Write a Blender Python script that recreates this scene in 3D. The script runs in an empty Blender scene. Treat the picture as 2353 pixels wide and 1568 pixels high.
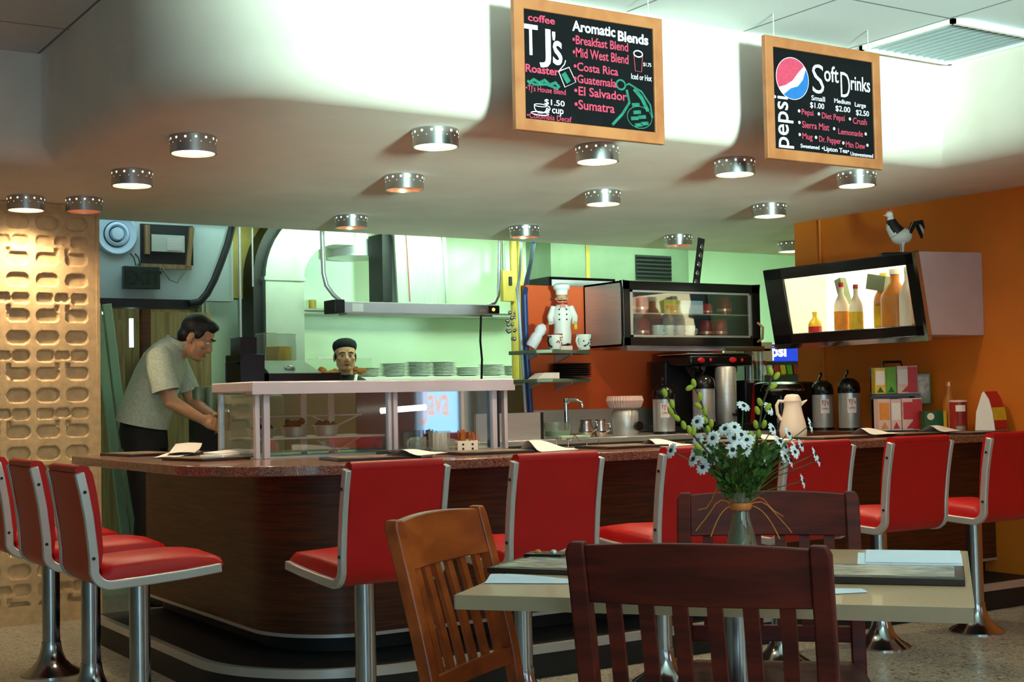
import bpy, math, random
from mathutils import Vector, Matrix, Euler
random.seed(7)
PI = math.pi
scn = bpy.context.scene
COL = scn.collection

# ------------------------------------------------------------------ camera
cam = bpy.data.cameras.new('camera'); camo = bpy.data.objects.new('camera', cam); COL.objects.link(camo)
YAW, PITCH, ROLL = 0.56864, 0.04086, -0.01983
_F = Vector((math.sin(YAW), math.cos(YAW), 0)); _R = Vector((math.cos(YAW), -math.sin(YAW), 0)); _U = Vector((0, 0, 1))
_F2 = _F*math.cos(PITCH) + _U*math.sin(PITCH); _U2 = _U*math.cos(PITCH) - _F*math.sin(PITCH)
_R3 = _R*math.cos(ROLL) + _U2*math.sin(ROLL); _U3 = _U2*math.cos(ROLL) - _R*math.sin(ROLL)
_m = Matrix((_R3, _U3, -_F2)).transposed().to_4x4(); _m.translation = Vector((0, 0, 1.15))
camo.matrix_world = _m
cam.sensor_fit = 'HORIZONTAL'; cam.sensor_width = 36; cam.lens = 36*3187.65/2353
cam.clip_start = .05
scn.camera = camo

# ------------------------------------------------------------------ world, big lights, exposure
w = bpy.data.worlds.new('world'); scn.world = w; w.use_nodes = True
w.node_tree.nodes['Background'].inputs[0].default_value = (.55, .75, 1, 1)
w.node_tree.nodes['Background'].inputs[1].default_value = .08
vs = scn.view_settings
vs.view_transform = 'Standard'; vs.look = 'None'; vs.gamma = 1; vs.use_curve_mapping = False
vs.exposure = -0.14

def area(name, loc, target, sx, sy, power, col, spread=PI):
    l = bpy.data.lights.new(name, 'AREA'); l.shape = 'RECTANGLE'; l.size = sx; l.size_y = sy; l.energy = power; l.color = col; l.spread = spread
    o = bpy.data.objects.new(name, l); COL.objects.link(o); o.location = loc
    o.rotation_euler = (Vector(target)-Vector(loc)).to_track_quat('-Z', 'Y').to_euler(); return o
def spot(name, loc, target, power, col, ang, blend, rad):
    l = bpy.data.lights.new(name, 'SPOT'); l.energy = power; l.color = col; l.spot_size = ang; l.spot_blend = blend; l.shadow_soft_size = rad
    o = bpy.data.objects.new(name, l); COL.objects.link(o); o.location = loc
    o.rotation_euler = (Vector(target)-Vector(loc)).to_track_quat('-Z', 'Y').to_euler(); return o
# low sun thrown up off the pavement through the front windows onto the soffit fascia
spot('sun_bounce', (.75, -3.7, 1.15), (3.75, 4.53, 3.55), 12500, (.60, 1, .88), math.radians(29), .5, .42)
# added sunlight through the side window; its unseen floor patch brightens the soffit
_sun = bpy.data.lights.new('fill_sun', 'SUN'); _sun.energy = 150; _sun.color = (1, .76, .60); _sun.angle = math.radians(.6)
_so = bpy.data.objects.new('fill_sun', _sun); COL.objects.link(_so); _so.rotation_euler = Vector((-.75, .22, -.62)).to_track_quat('-Z', 'Y').to_euler()
# daylight through the three front windows behind the photographer
for i, x in enumerate((-1.6, .8, 3.2)):
    area('window_daylight', (x, -4.08, 1.55), (x, 5, 1.3), 1.5, 1.9, (80, 24, 20)[i], ((.34, .74, 1), (.80, .92, 1), (.84, .94, 1))[i])
# fluorescent tubes of the kitchen and the hall behind it
area('kitchen_fluorescent', (5.3, 8.48, 2.66), (5.3, 10.4, 1.45), 2.8, .4, 74, (.66, 1, .68))
area('kitchen_fluorescent', (8.0, 8.9, 2.68), (8.0, 9.0, 0), 2.0, .5, 80, (.60, 1, .70))
area('hall_fluorescent', (2.75, 8.45, 2.68), (2.75, 8.7, 0), .9, .3, 5, (.6, .95, 1))

# ------------------------------------------------------------------ colours and materials
def C(r, g, b):
    f = lambda c: (c/255/12.92) if c/255 <= .04045 else ((c/255+.055)/1.055)**2.4
    return (f(r), f(g), f(b), 1)
def mat(name, col, rough=.5, metal=0., var=.08, vs=14., bump=0., bs=80., emit=0., ecol=None, coat=0., stretch=None, spec=.5):
    m = bpy.data.materials.new(name); m.use_nodes = True; n = m.node_tree.nodes; l = m.node_tree.links
    p = n['Principled BSDF']; p.inputs['Roughness'].default_value = rough; p.inputs['Metallic'].default_value = metal
    p.inputs['Coat Weight'].default_value = coat; p.inputs['Coat Roughness'].default_value = .12; p.inputs['Specular IOR Level'].default_value = spec
    p.inputs['Base Color'].default_value = col
    if var or bump:
        tc = n.new('ShaderNodeTexCoord'); src = tc.outputs['Object']
        if stretch:
            mp = n.new('ShaderNodeMapping'); mp.inputs['Scale'].default_value = stretch; l.new(src, mp.inputs[0]); src = mp.outputs[0]
        nz = n.new('ShaderNodeTexNoise'); nz.inputs['Scale'].default_value = vs; nz.inputs['Detail'].default_value = 4; l.new(src, nz.inputs['Vector'])
        if var:
            mx = n.new('ShaderNodeMix'); mx.data_type = 'RGBA'
            mx.inputs[6].default_value = tuple(max(0, c*(1-var)) for c in col[:3])+(1,)
            mx.inputs[7].default_value = tuple(min(1, c*(1+var)) for c in col[:3])+(1,)
            rp = n.new('ShaderNodeValToRGB'); rp.color_ramp.elements[0].position = .32; rp.color_ramp.elements[1].position = .68
            l.new(nz.outputs['Fac'], rp.inputs[0]); l.new(rp.outputs[0], mx.inputs[0]); l.new(mx.outputs[2], p.inputs['Base Color'])
        if bump:
            nb = n.new('ShaderNodeTexNoise'); nb.inputs['Scale'].default_value = bs; l.new(src, nb.inputs['Vector'])
            b = n.new('ShaderNodeBump'); b.inputs['Strength'].default_value = bump; b.inputs['Distance'].default_value = .004
            l.new(nb.outputs['Fac'], b.inputs['Height']); l.new(b.outputs[0], p.inputs['Normal'])
    if emit:
        p.inputs['Emission Color'].default_value = ecol or col; p.inputs['Emission Strength'].default_value = emit
    return m
def speckle(name, base, spots, scale=160., rough=.3, coat=0.):
    m = bpy.data.materials.new(name); m.use_nodes = True; n = m.node_tree.nodes; l = m.node_tree.links
    p = n['Principled BSDF']; p.inputs['Roughness'].default_value = rough; p.inputs['Coat Weight'].default_value = coat
    tc = n.new('ShaderNodeTexCoord'); v = n.new('ShaderNodeTexVoronoi'); v.inputs['Scale'].default_value = scale
    l.new(tc.outputs['Object'], v.inputs['Vector'])
    sep = n.new('ShaderNodeSeparateColor'); l.new(v.outputs['Color'], sep.inputs[0])
    rp = n.new('ShaderNodeValToRGB'); rp.color_ramp.interpolation = 'CONSTANT'
    e = rp.color_ramp.elements; e[0].color = base; e[0].position = 0; e[1].position = spots[0][0]; e[1].color = spots[0][1]
    for pos, c in spots[1:]:
        x = e.new(pos); x.color = c
    l.new(sep.outputs[0], rp.inputs[0]); l.new(rp.outputs[0], p.inputs['Base Color'])
    return m
def wood(name, dark, light, scale=6., stretch=(1, 1, 12), rough=.35, coat=.3):
    m = bpy.data.materials.new(name); m.use_nodes = True; n = m.node_tree.nodes; l = m.node_tree.links
    p = n['Principled BSDF']; p.inputs['Roughness'].default_value = rough; p.inputs['Coat Weight'].default_value = coat; p.inputs['Coat Roughness'].default_value = .2; p.inputs['Specular IOR Level'].default_value = .3
    tc = n.new('ShaderNodeTexCoord'); mp = n.new('ShaderNodeMapping'); mp.inputs['Scale'].default_value = stretch
    l.new(tc.outputs['Object'], mp.inputs[0])
    nz = n.new('ShaderNodeTexNoise'); nz.inputs['Scale'].default_value = scale; nz.inputs['Detail'].default_value = 6; nz.inputs['Distortion'].default_value = .6
    l.new(mp.outputs[0], nz.inputs['Vector'])
    rp = n.new('ShaderNodeValToRGB'); rp.color_ramp.elements[0].position = .36; rp.color_ramp.elements[0].color = dark
    rp.color_ramp.elements[1].position = .66; rp.color_ramp.elements[1].color = light
    l.new(nz.outputs['Fac'], rp.inputs[0]); l.new(rp.outputs[0], p.inputs['Base Color'])
    return m
def glass(name, tint=(1, 1, 1, 1), refl=.0, body=0.):
    m = bpy.data.materials.new(name); m.use_nodes = True; n = m.node_tree.nodes; l = m.node_tree.links
    out = n['Material Output']; n.remove(n['Principled BSDF'])
    t = n.new('ShaderNodeBsdfTransparent'); t.inputs[0].default_value = tint
    g = n.new('ShaderNodeBsdfGlossy'); g.inputs['Roughness'].default_value = .03
    lw = n.new('ShaderNodeLayerWeight'); lw.inputs[0].default_value = .5
    pw = n.new('ShaderNodeMath'); pw.operation = 'POWER'; pw.inputs[1].default_value = 4.5; l.new(lw.outputs['Facing'], pw.inputs[0])
    ad = n.new('ShaderNodeMath'); ad.inputs[1].default_value = refl+.03; ad.use_clamp = True; l.new(pw.outputs[0], ad.inputs[0])
    mx = n.new('ShaderNodeMixShader'); l.new(ad.outputs[0], mx.inputs[0]); l.new(t.outputs[0], mx.inputs[1]); l.new(g.outputs[0], mx.inputs[2])
    last = mx
    if body:
        d = n.new('ShaderNodeBsdfDiffuse'); d.inputs[0].default_value = (.75, .78, .72, 1)
        m2 = n.new('ShaderNodeMixShader'); m2.inputs[0].default_value = body; l.new(mx.outputs[0], m2.inputs[1]); l.new(d.outputs[0], m2.inputs[2]); last = m2
    l.new(last.outputs[0], out.inputs[0]); return m
def tiles(name, col, line, size, off):
    m = bpy.data.materials.new(name); m.use_nodes = True; n = m.node_tree.nodes; l = m.node_tree.links
    p = n['Principled BSDF']; p.inputs['Roughness'].default_value = .85
    tc = n.new('ShaderNodeTexCoord'); sp = n.new('ShaderNodeSeparateXYZ'); l.new(tc.outputs['Object'], sp.inputs[0])
    outs = []
    for k in (0, 1):
        a = n.new('ShaderNodeMath'); a.operation = 'SUBTRACT'; a.inputs[1].default_value = off[k]; l.new(sp.outputs[k], a.inputs[0])
        d = n.new('ShaderNodeMath'); d.operation = 'PINGPONG'; d.inputs[1].default_value = size/2; l.new(a.outputs[0], d.inputs[0])
        c = n.new('ShaderNodeMath'); c.operation = 'LESS_THAN'; c.inputs[1].default_value = .006; l.new(d.outputs[0], c.inputs[0]); outs.append(c)
    mxm = n.new('ShaderNodeMath'); mxm.operation = 'MAXIMUM'; l.new(outs[0].outputs[0], mxm.inputs[0]); l.new(outs[1].outputs[0], mxm.inputs[1])
    mx = n.new('ShaderNodeMix'); mx.data_type = 'RGBA'; mx.inputs[6].default_value = col; mx.inputs[7].default_value = line
    l.new(mxm.outputs[0], mx.inputs[0]); l.new(mx.outputs[2], p.inputs['Base Color'])
    nb = n.new('ShaderNodeTexNoise'); nb.inputs['Scale'].default_value = 120; l.new(tc.outputs['Object'], nb.inputs['Vector'])
    b = n.new('ShaderNodeBump'); b.inputs['Strength'].default_value = .3; b.inputs['Distance'].default_value = .003; l.new(nb.outputs['Fac'], b.inputs['Height']); l.new(b.outputs[0], p.inputs['Normal'])
    return m

M = dict(
 plaster=mat('soffit plaster', C(222, 206, 193), .8, var=.05, vs=3, bump=.15, bs=140),
 fascia=mat('white paint', C(200, 205, 200), .75, var=.03, vs=2, bump=.1, bs=140),
 tile=tiles('ceiling tiles', C(205, 205, 205), C(120, 120, 122), .645, (4.135, 3.94)),
 floor=speckle('terrazzo', C(168, 162, 146), [(.55, C(140, 134, 120)), (.78, C(192, 186, 170)), (.92, C(84, 78, 70))], 90, .28, .15),
 orange=mat('orange wall paint', C(222, 118, 24), .6, var=.05, vs=3, bump=.1),
 redorange=mat('red-orange panel', C(214, 84, 34), .55, var=.05, vs=3),
 green_wall=mat('pale green kitchen paint', C(225, 240, 215), .55, var=.05, vs=2),
 grey_wall=mat('grey-blue hall paint', C(170, 182, 180), .7, var=.06, vs=3),
 board=mat('ochre board', C(140, 118, 44), .6, var=.15, vs=6),
 block=mat('cast block', C(206, 174, 130), .85, var=.12, vs=24, bump=.5, bs=220),
 brown_door=wood('brown door', C(112, 88, 58), C(146, 118, 80), 5, (8, 1, .6), .5, .05),
 laminate=speckle('counter laminate', C(140, 92, 74), [(.45, C(112, 70, 58)), (.75, C(165, 118, 98)), (.92, C(80, 50, 44))], 240, .22, .3),
 veneer=wood('dark wood laminate', C(58, 26, 10), C(92, 44, 18), 5, (.8, .8, 16), .45, .1),
 black=mat('black rubber', C(10, 9, 9), .6, var=.1),
 blackgloss=mat('black gloss plastic', C(12, 11, 11), .22, var=.0),
 edge=mat('aluminium edge', C(190, 188, 184), .35, .6, var=.04),
 chrome=mat('chrome', C(205, 208, 212), .08, 1, var=.0),
 lampring=mat('satin chrome ring', C(190, 190, 190), .24, 1, var=0),
 steel=mat('brushed steel', C(206, 206, 204), .36, .7, var=.06, vs=6, stretch=(1, 1, 30)),
 satin=mat('satin steel trim', C(214, 204, 212), .35, .35, var=.05, vs=5),
 duct=mat('galvanised steel', C(176, 184, 174), .42, .45, var=.07, vs=5),
 vinyl=mat('red vinyl', C(190, 20, 20), .40, var=.05, vs=8, bump=.12, bs=260, spec=.3),
 rail=mat('pale metal trim', C(205, 200, 196), .35, .55, var=.03),
 post=mat('post chrome', C(170, 172, 172), .16, 1, var=.05, vs=20),
 cherry=wood('cherry wood', C(70, 14, 6), C(104, 28, 12), 3, (1.5, 8, 11), .55, .04),
 cherry_lit=wood('cherry wood with lamp glow', C(140, 58, 20), C(178, 82, 30), 3, (2, 6, 5), .35, .3),  # cherry again, warm lamp light painted into a lighter tone
 tabletop=speckle('table laminate', C(192, 152, 116), [(.6, C(180, 141, 107)), (.9, C(200, 163, 128))], 500, .35, .1),
 tableedge=mat('table edge', C(172, 146, 116), .45, var=.05),
 paper=mat('white paper', C(238, 230, 224), .7, var=.02, vs=40),
 bluepaper=mat('cool white paper', C(226, 226, 236), .7, var=.02, vs=40),
 menu=mat('dark menu cover', C(44, 30, 24), .3, var=.15, vs=30),
 menuin=mat('menu print', C(140, 112, 90), .35, var=.5, vs=30),
 photo=mat('glossy photo print', C(168, 160, 148), .25, var=.6, vs=18, stretch=(1, 3, 1)),
 signwood=wood('sign frame oak', C(134, 74, 42), C(150, 90, 54), 4, (2, 2, 2), .5, .05),
 chalkboard=mat('chalkboard', C(7, 6, 8), .9, var=.3, vs=9, spec=.12),
 ch_white=mat('white chalk', C(196, 184, 198), .9, var=.06, vs=90),
 ch_pink=mat('pink chalk', C(158, 40, 66), .9, var=.15, vs=90),
 ch_green=mat('green chalk', C(8, 82, 66), .9, var=.3, vs=60),
 ch_blue=mat('blue chalk', C(14, 76, 136), .9, var=.08, vs=60),
 white=mat('white plastic', C(235, 232, 226), .4, var=.02),
 cream=mat('cream plastic', C(240, 224, 206), .4, var=.02),
 china=mat('white china', C(232, 238, 228), .2, var=.02),
 red=mat('red print', C(190, 26, 30), .4, var=.12, vs=20),
 redcan=mat('dark red tin', C(150, 26, 18), .3, var=.25, vs=14),
 yellow=mat('yellow print', C(226, 186, 40), .45, var=.15, vs=30),
 greenp=mat('green print', C(96, 160, 30), .45, var=.15, vs=30),
 dgreen=mat('dark green print', C(22, 80, 34), .45, var=.15, vs=30),
 pink=mat('pale pink print', C(226, 188, 178), .5, var=.06, vs=30),
 orangep=mat('orange print', C(226, 140, 44), .5, var=.1, vs=30),
 bluep=mat('blue plastic', C(24, 60, 190), .35, var=.05),
 hose=mat('blue hose', C(34, 62, 120), .4, var=.08),
 yellowpipe=mat('yellow painted pipe', C(190, 160, 70), .5, var=.08),
 ladder=mat('pale green painted wood', C(168, 206, 172), .6, var=.12, vs=9, stretch=(1, 1, .3)),
 darkmetal=mat('dark painted metal', C(34, 34, 36), .45, .3, var=.15),
 greycab=mat('grey-green metal', C(128, 142, 118), .4, .35, var=.08, vs=4),
 skin=mat('skin', C(206, 150, 112), .5, var=.04, vs=20),
 hair=mat('black hair', C(16, 13, 12), .5, var=.3, vs=60, bump=.6, bs=90),
 shirt=mat('pale checked shirt', C(186, 196, 178), .8, var=.14, vs=70),
 trousers=mat('dark trousers', C(26, 22, 22), .8, var=.1),
 cloth_black=mat('black cloth', C(14, 18, 18), .85, var=.15, vs=40),
 eye=mat('eye white', C(215, 210, 200), .3, var=0),
 lip=mat('lips', C(150, 70, 66), .45, var=.05),
 glass=glass('clear glass', (.97, 1, .98, 1), .02), caseglass=glass('display glass', (.93, .96, .95, 1), .12),
 jar=glass('thick glass', (.84, .88, .84, 1), .06, .10),
 vaseglass=glass('vase glass', (.80, .78, .62, 1), .05, .06), fixture=mat('grey louvre', C(158, 166, 170), .5, var=.02),
 petal=mat('white petals', C(236, 232, 232), .7, var=.03, vs=60),
 eyef=mat('dark flower eye', C(34, 26, 34), .8, var=.1),
 leaf=mat('leaf green', C(66, 98, 30), .6, var=.5, vs=30),
 bud=mat('yellow-green buds', C(168, 176, 42), .6, var=.12, vs=40),
 twig=mat('twig', C(70, 48, 30), .7, var=.15),
 raffia=mat('raffia', C(206, 120, 52), .7, var=.15, vs=60),
 copper=mat('copper reflector', C(232, 176, 140), .35, .8, var=.0),
 lamp_on=mat('lit bulb lens', C(255, 236, 200), .5, var=0, emit=4., ecol=(1, .90, .74, 1)),
 lamp_dim=mat('dim amber lens', C(230, 120, 60), .5, var=0, emit=.75, ecol=(1, .60, .40, 1)),
 hole=mat('light through holes', C(255, 246, 220), .5, var=0, emit=1.1, ecol=(1, .93, .78, 1)),
 tube=mat('reflected light band', C(255, 255, 245), .5, var=0, emit=5., ecol=(1, 1, .86, 1)),  # glow for the light band mirrored in the case glass
 tubeblue=mat('cool tube and door glow', C(235, 255, 255), .5, var=0, emit=3., ecol=(.7, 1, 1, 1)),
 lightbox=mat('backlit panel', C(255, 250, 225), .6, var=0, emit=2.0, ecol=(1, .93, .62, 1)),
 led=mat('orange pilot light', C(255, 150, 40), .5, var=0, emit=3., ecol=(1, .5, .1, 1)),
 sodalit=mat('backlit blue sign', C(20, 60, 230), .4, var=0, emit=.8, ecol=(.02, .07, .85, 1)),
 sodawhite=mat('backlit white letters', C(255, 255, 240), .4, var=0, emit=1.6, ecol=(1, 1, .9, 1)),
 banner=mat('sunlit window banner', C(120, 180, 255), .5, var=.3, vs=3, emit=7, ecol=(.32, .62, 1, 1)),
 bannertext=mat('orange banner letters', C(240, 130, 40), .5, var=0, emit=5., ecol=(1, .42, .08, 1)),
 amber=mat('amber syrup', C(200, 120, 40), .3, var=.1, emit=0),
 straw=mat('brown sugar sticks', C(176, 96, 40), .6, var=.3, vs=60),
 copperpot=mat('polished pitcher', C(214, 196, 184), .14, 1, var=0),
 exit=mat('unlit exit face', C(10, 40, 28), .35, var=.1), exitl=mat('unlit exit letters', C(4, 14, 10), .4, var=0),
 vent=mat('pale blue enamel', C(176, 196, 214), .45, var=.04),
 window=mat('white window frame', C(220, 220, 215), .5, var=.02),
)

# ------------------------------------------------------------------ mesh helpers
class G:
    def __init__(s): s.v = []; s.f = []
    def add(s, vs, fs):
        o = len(s.v); s.v += [tuple(p) for p in vs]; s.f += [tuple(i+o for i in f) for f in fs]; return s
    def box(s, c, d, rz=0., rx=0., ry=0.):
        x, y, z = (k/2 for k in d); R = Euler((rx, ry, rz)).to_matrix(); c = Vector(c)
        P = [(-x, -y, -z), (x, -y, -z), (x, y, -z), (-x, y, -z), (-x, -y, z), (x, -y, z), (x, y, z), (-x, y, z)]
        return s.add([c+R@Vector(p) for p in P], [(0, 3, 2, 1), (4, 5, 6, 7), (0, 1, 5, 4), (1, 2, 6, 5), (2, 3, 7, 6), (3, 0, 4, 7)])
    def bb(s, a, b): return s.box([(p+q)/2 for p, q in zip(a, b)], [abs(q-p) for p, q in zip(a, b)])
    def lathe(s, prof, c=(0, 0, 0), n=32, M3=None, capb=True, capt=True):
        vs = []; fs = []
        for r, z in prof:
            for i in range(n):
                a = 2*PI*i/n; p = Vector((r*math.cos(a), r*math.sin(a), z)); vs.append((M3@p if M3 else p)+Vector(c))
        m = len(prof)
        for j in range(m-1):
            for i in range(n):
                k = (i+1) % n; fs.append((j*n+i, j*n+k, (j+1)*n+k, (j+1)*n+i))
        if capb and prof[0][0] > 1e-5: fs.append(tuple(reversed(range(n))))
        if capt and prof[-1][0] > 1e-5: fs.append(tuple(range((m-1)*n, m*n)))
        return s.add(vs, fs)
    def cyl(s, a, b, r, r2=None, n=20):
        a, b = Vector(a), Vector(b); d = b-a; Q = d.to_track_quat('Z', 'Y').to_matrix()
        return s.lathe([(r, 0), (r if r2 is None else r2, d.length)], a, n, Q)
    def tube(s, pts, r, n=10, cap=True, flat=None):
        pts = [Vector(p) for p in pts]; m = len(pts); rr = r if isinstance(r, (list, tuple)) else [r]*m
        vs = []; fs = []; up = None
        for i, p in enumerate(pts):
            t = (pts[min(i+1, m-1)]-pts[max(i-1, 0)]).normalized()
            if up is None:
                up = Vector((0, 0, 1)) if abs(t.z) < .9 else Vector((0, 1, 0))
            u = (up-t*up.dot(t)).normalized(); up = u; v = t.cross(u)
            for k in range(n):
                a = 2*PI*k/n; vs.append(p+(u*math.cos(a)*(flat or 1)+v*math.sin(a))*rr[i])
        for j in range(m-1):
            for i in range(n):
                k = (i+1) % n; fs.append((j*n+i, j*n+k, (j+1)*n+k, (j+1)*n+i))
        if cap: fs += [tuple(reversed(range(n))), tuple(range((m-1)*n, m*n))]
        return s.add(vs, fs)
    def prism(s, poly, t0, t1, plane='xy'):
        f = {'xy': lambda a, b, t: (a, b, t), 'xz': lambda a, b, t: (a, t, b), 'yz': lambda a, b, t: (t, a, b)}[plane]
        n = len(poly); vs = [f(a, b, t0) for a, b in poly]+[f(a, b, t1) for a, b in poly]
        return s.add(vs, [tuple(reversed(range(n))), tuple(range(n, 2*n))]+[(i, (i+1) % n, n+(i+1) % n, n+i) for i in range(n)])
    def sph(s, c, r, nu=20, nv=12, rot=None):
        if not isinstance(r, (tuple, list)): r = (r, r, r)
        vs = []; fs = []; R = Euler(rot).to_matrix() if rot else None
        for j in range(nv+1):
            t = PI*j/nv
            for i in range(nu):
                a = 2*PI*i/nu; p = Vector((r[0]*math.sin(t)*math.cos(a), r[1]*math.sin(t)*math.sin(a), r[2]*math.cos(t)))
                vs.append((R@p if R else p)+Vector(c))
        for j in range(nv):
            for i in range(nu):
                k = (i+1) % nu; fs.append((j*nu+i, (j+1)*nu+i, (j+1)*nu+k, j*nu+k))
        return s.add(vs, fs)
    def strip(s, rows, closed=False):
        n = len(rows[0]); vs = [p for r in rows for p in r]; fs = []
        for j in range(len(rows)-1):
            for i in range(n if closed else n-1):
                k = (i+1) % n; fs.append((j*n+i, j*n+k, (j+1)*n+k, (j+1)*n+i))
        return s.add(vs, fs)
    def slab(s, outer, inner, z0, z1):
        n = len(outer); vs = [(x, y, z0) for x, y in outer]+[(x, y, z0) for x, y in inner]+[(x, y, z1) for x, y in outer]+[(x, y, z1) for x, y in inner]
        fs = []
        for i in range(n-1):
            a, b = i, i+1
            fs += [(a, n+a, n+b, b), (2*n+a, 2*n+b, 3*n+b, 3*n+a), (a, b, 2*n+b, 2*n+a), (n+b, n+a, 3*n+a, 3*n+b)]
        fs += [(0, 2*n, 3*n, n), (n-1, 2*n-1, 4*n-1, 3*n-1)]
        return s.add(vs, fs)
    def tf(s, mx): s.v = [tuple(mx@Vector(p)) for p in s.v]; return s
    def join(s, o): return s.add(o.v, o.f)
    def mesh(s, name, m, smooth=True, ang=40):
        me = bpy.data.meshes.new(name); me.from_pydata(s.v, [], s.f)
        me.materials.append(M[m] if isinstance(m, str) else m)
        import bmesh
        b = bmesh.new(); b.from_mesh(me); bmesh.ops.remove_doubles(b, verts=b.verts, dist=1e-6); bmesh.ops.recalc_face_normals(b, faces=b.faces); b.to_mesh(me); b.free()
        if smooth:
            me.shade_smooth(); me.set_sharp_from_angle(angle=math.radians(ang))
        me.update(); return me
def link(o, parent=None):
    COL.objects.link(o)
    if parent: o.parent = parent
    return o
def obj(name, g, m, parent=None, bev=0., loc=None, label=None, smooth=True, seg=2, ang=40, kind=None):
    o = bpy.data.objects.new(name, g.mesh(name, m, smooth, ang) if isinstance(g, G) else g); link(o, parent)
    if loc: o.location = loc
    if bev:
        b = o.modifiers.new('bevel', 'BEVEL'); b.width = bev; b.segments = seg; b.limit_method = 'ANGLE'; b.angle_limit = math.radians(35); b.harden_normals = False
    if label: o['label'] = label
    if kind: o['kind'] = kind
    return o
def tag(o, label, cat, group=None, kind=None):
    o['label'] = label; o['category'] = cat
    if group: o['group'] = group
    if kind: o['kind'] = kind
    return o
def thing(name, label, cat, loc=(0, 0, 0), rz=0., group=None):
    o = bpy.data.objects.new(name, None); o.empty_display_size = .1; COL.objects.link(o); o.location = loc; o.rotation_euler = (0, 0, rz)
    return tag(o, label, cat, group)
def struct(name, g, m, label, bev=0., smooth=False, ang=40, parent=None):
    o = obj(name, g, m, parent, bev=bev, smooth=smooth, ang=ang)
    if not parent: tag(o, label, name.split('_')[0], kind='structure')
    return o
def dup(root, loc, rz, label, group=None):
    r = root.copy(); COL.objects.link(r); r.location = loc; r.rotation_euler = (0, 0, rz); r['label'] = label
    if group: r['group'] = group
    for ch in list(root.children):
        c = ch.copy(); COL.objects.link(c); c.parent = r
        for gch in list(ch.children):
            d = gch.copy(); COL.objects.link(d); d.parent = c
    return r
def text(parent, body, size, loc, m, rot=(PI/2, 0, 0), align='LEFT', sx=1., name='lettering', ext=.0006, bold=0., fit=None):
    """letters as a mesh; fit=(width, height) stretches the inked area to that size with its lower left corner on loc"""
    cu = bpy.data.curves.new(name, 'FONT'); cu.body = body; cu.size = size; cu.align_x = align; cu.extrude = ext; cu.offset = bold; cu.resolution_u = 3
    o = bpy.data.objects.new(name, cu); COL.objects.link(o)
    dg = bpy.context.evaluated_depsgraph_get(); dg.update()
    me = bpy.data.meshes.new_from_object(o.evaluated_get(dg)); bpy.data.objects.remove(o); bpy.data.curves.remove(cu)
    if fit:
        xs = [v.co.x for v in me.vertices]; ys = [v.co.y for v in me.vertices]; kx = fit[0]/(max(xs)-min(xs)); ky = fit[1]/(max(ys)-min(ys))
        for v in me.vertices: v.co.x = (v.co.x-min(xs))*kx; v.co.y = (v.co.y-min(ys))*ky
    else:
        for v in me.vertices: v.co.x *= sx
    me.materials.clear(); me.materials.append(M[m]); me.name = name
    o = bpy.data.objects.new(name, me); link(o, parent); o.location = loc; o.rotation_euler = rot; return o
def Lpath(x0, y0, r, yend, xend, n=14):
    P = [(x0, yend), (x0, (yend+y0+r)/2)]
    for i in range(n+1):
        a = PI+PI/2*i/n; P.append((x0+r+r*math.cos(a), y0+r+r*math.sin(a)))
    return P+[((x0+r+xend)/2, y0), (xend, y0)]
def look(dx, dy): return math.atan2(dy, dx)-PI/2       # rz that turns local +Y to (dx, dy)
FACECAM = math.atan2(-.84, -.54)+PI/2                    # rz that turns local -Y to face the dining room corner
# ------------------------------------------------------------------ the setting
ZS, ZC = 2.25, 2.74
WX = 6.42                                       # orange wall
struct('floor', G().box((3, 3.5, -.05), (18, 17, .1)), 'floor', 'speckled beige terrazzo floor of the diner')
struct('ceiling', G().bb((-3.75, -4.3, ZC), (10.75, 8.4, ZC+.1)), 'tile', 'white tile ceiling above the dining room')
struct('ceiling_kitchen', G().bb((-3.75, 8.4, ZC), (11, 10.6, ZC+.1)), 'green_wall', 'pale ceiling of the kitchen behind the soffit')
struct('wall_right', G().bb((WX, 1.2, 0), (WX+.15, 6.6, ZC)).bb((WX, -4.2, 0), (WX+.15, -.55, ZC)).bb((WX, -.55, 1.7), (WX+.15, 1.2, ZC)).bb((WX, -.55, 0), (WX+.15, 1.2, .55)), 'orange', 'orange painted wall at the right end of the counter')
# front wall with three window openings, behind the photographer
fw = G(); xs = [-3.6, -2.35, -.85, .05, 1.55, 2.45, 3.95, WX]
for i in range(7):
    if i % 2 == 0: fw.bb((xs[i], -4.3, 0), (xs[i+1], -4.15, ZC))
    else: fw.bb((xs[i], -4.3, 0), (xs[i+1], -4.15, .6)).bb((xs[i], -4.3, 2.5), (xs[i+1], -4.15, ZC))
struct('wall_front', fw, 'fascia', 'white front wall of the diner with three windows')
for i in (1, 3, 5):
    g = G()
    for a, b in (((xs[i], .6), (xs[i]+.05, 2.5)), ((xs[i+1]-.05, .6), (xs[i+1], 2.5)), ((xs[i], .6), (xs[i+1], .65)), ((xs[i], 2.45), (xs[i+1], 2.5))): g.bb((a[0], -4.27, a[1]), (b[0], -4.18, b[1]))
    o = struct('window_%d' % ((i+1)//2), g, 'window', 'white framed front window of the diner, number %d from the left wall' % ((i+1)//2))
    obj('window_pane', G().bb((xs[i]+.04, -4.24, .64), (xs[i+1]-.04, -4.235, 2.46)), 'glass', o)
struct('wall_left', G().bb((-3.75, -4.3, 0), (-3.6, 7.7, ZC)), 'fascia', 'white wall at the far left of the dining room')
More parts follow.
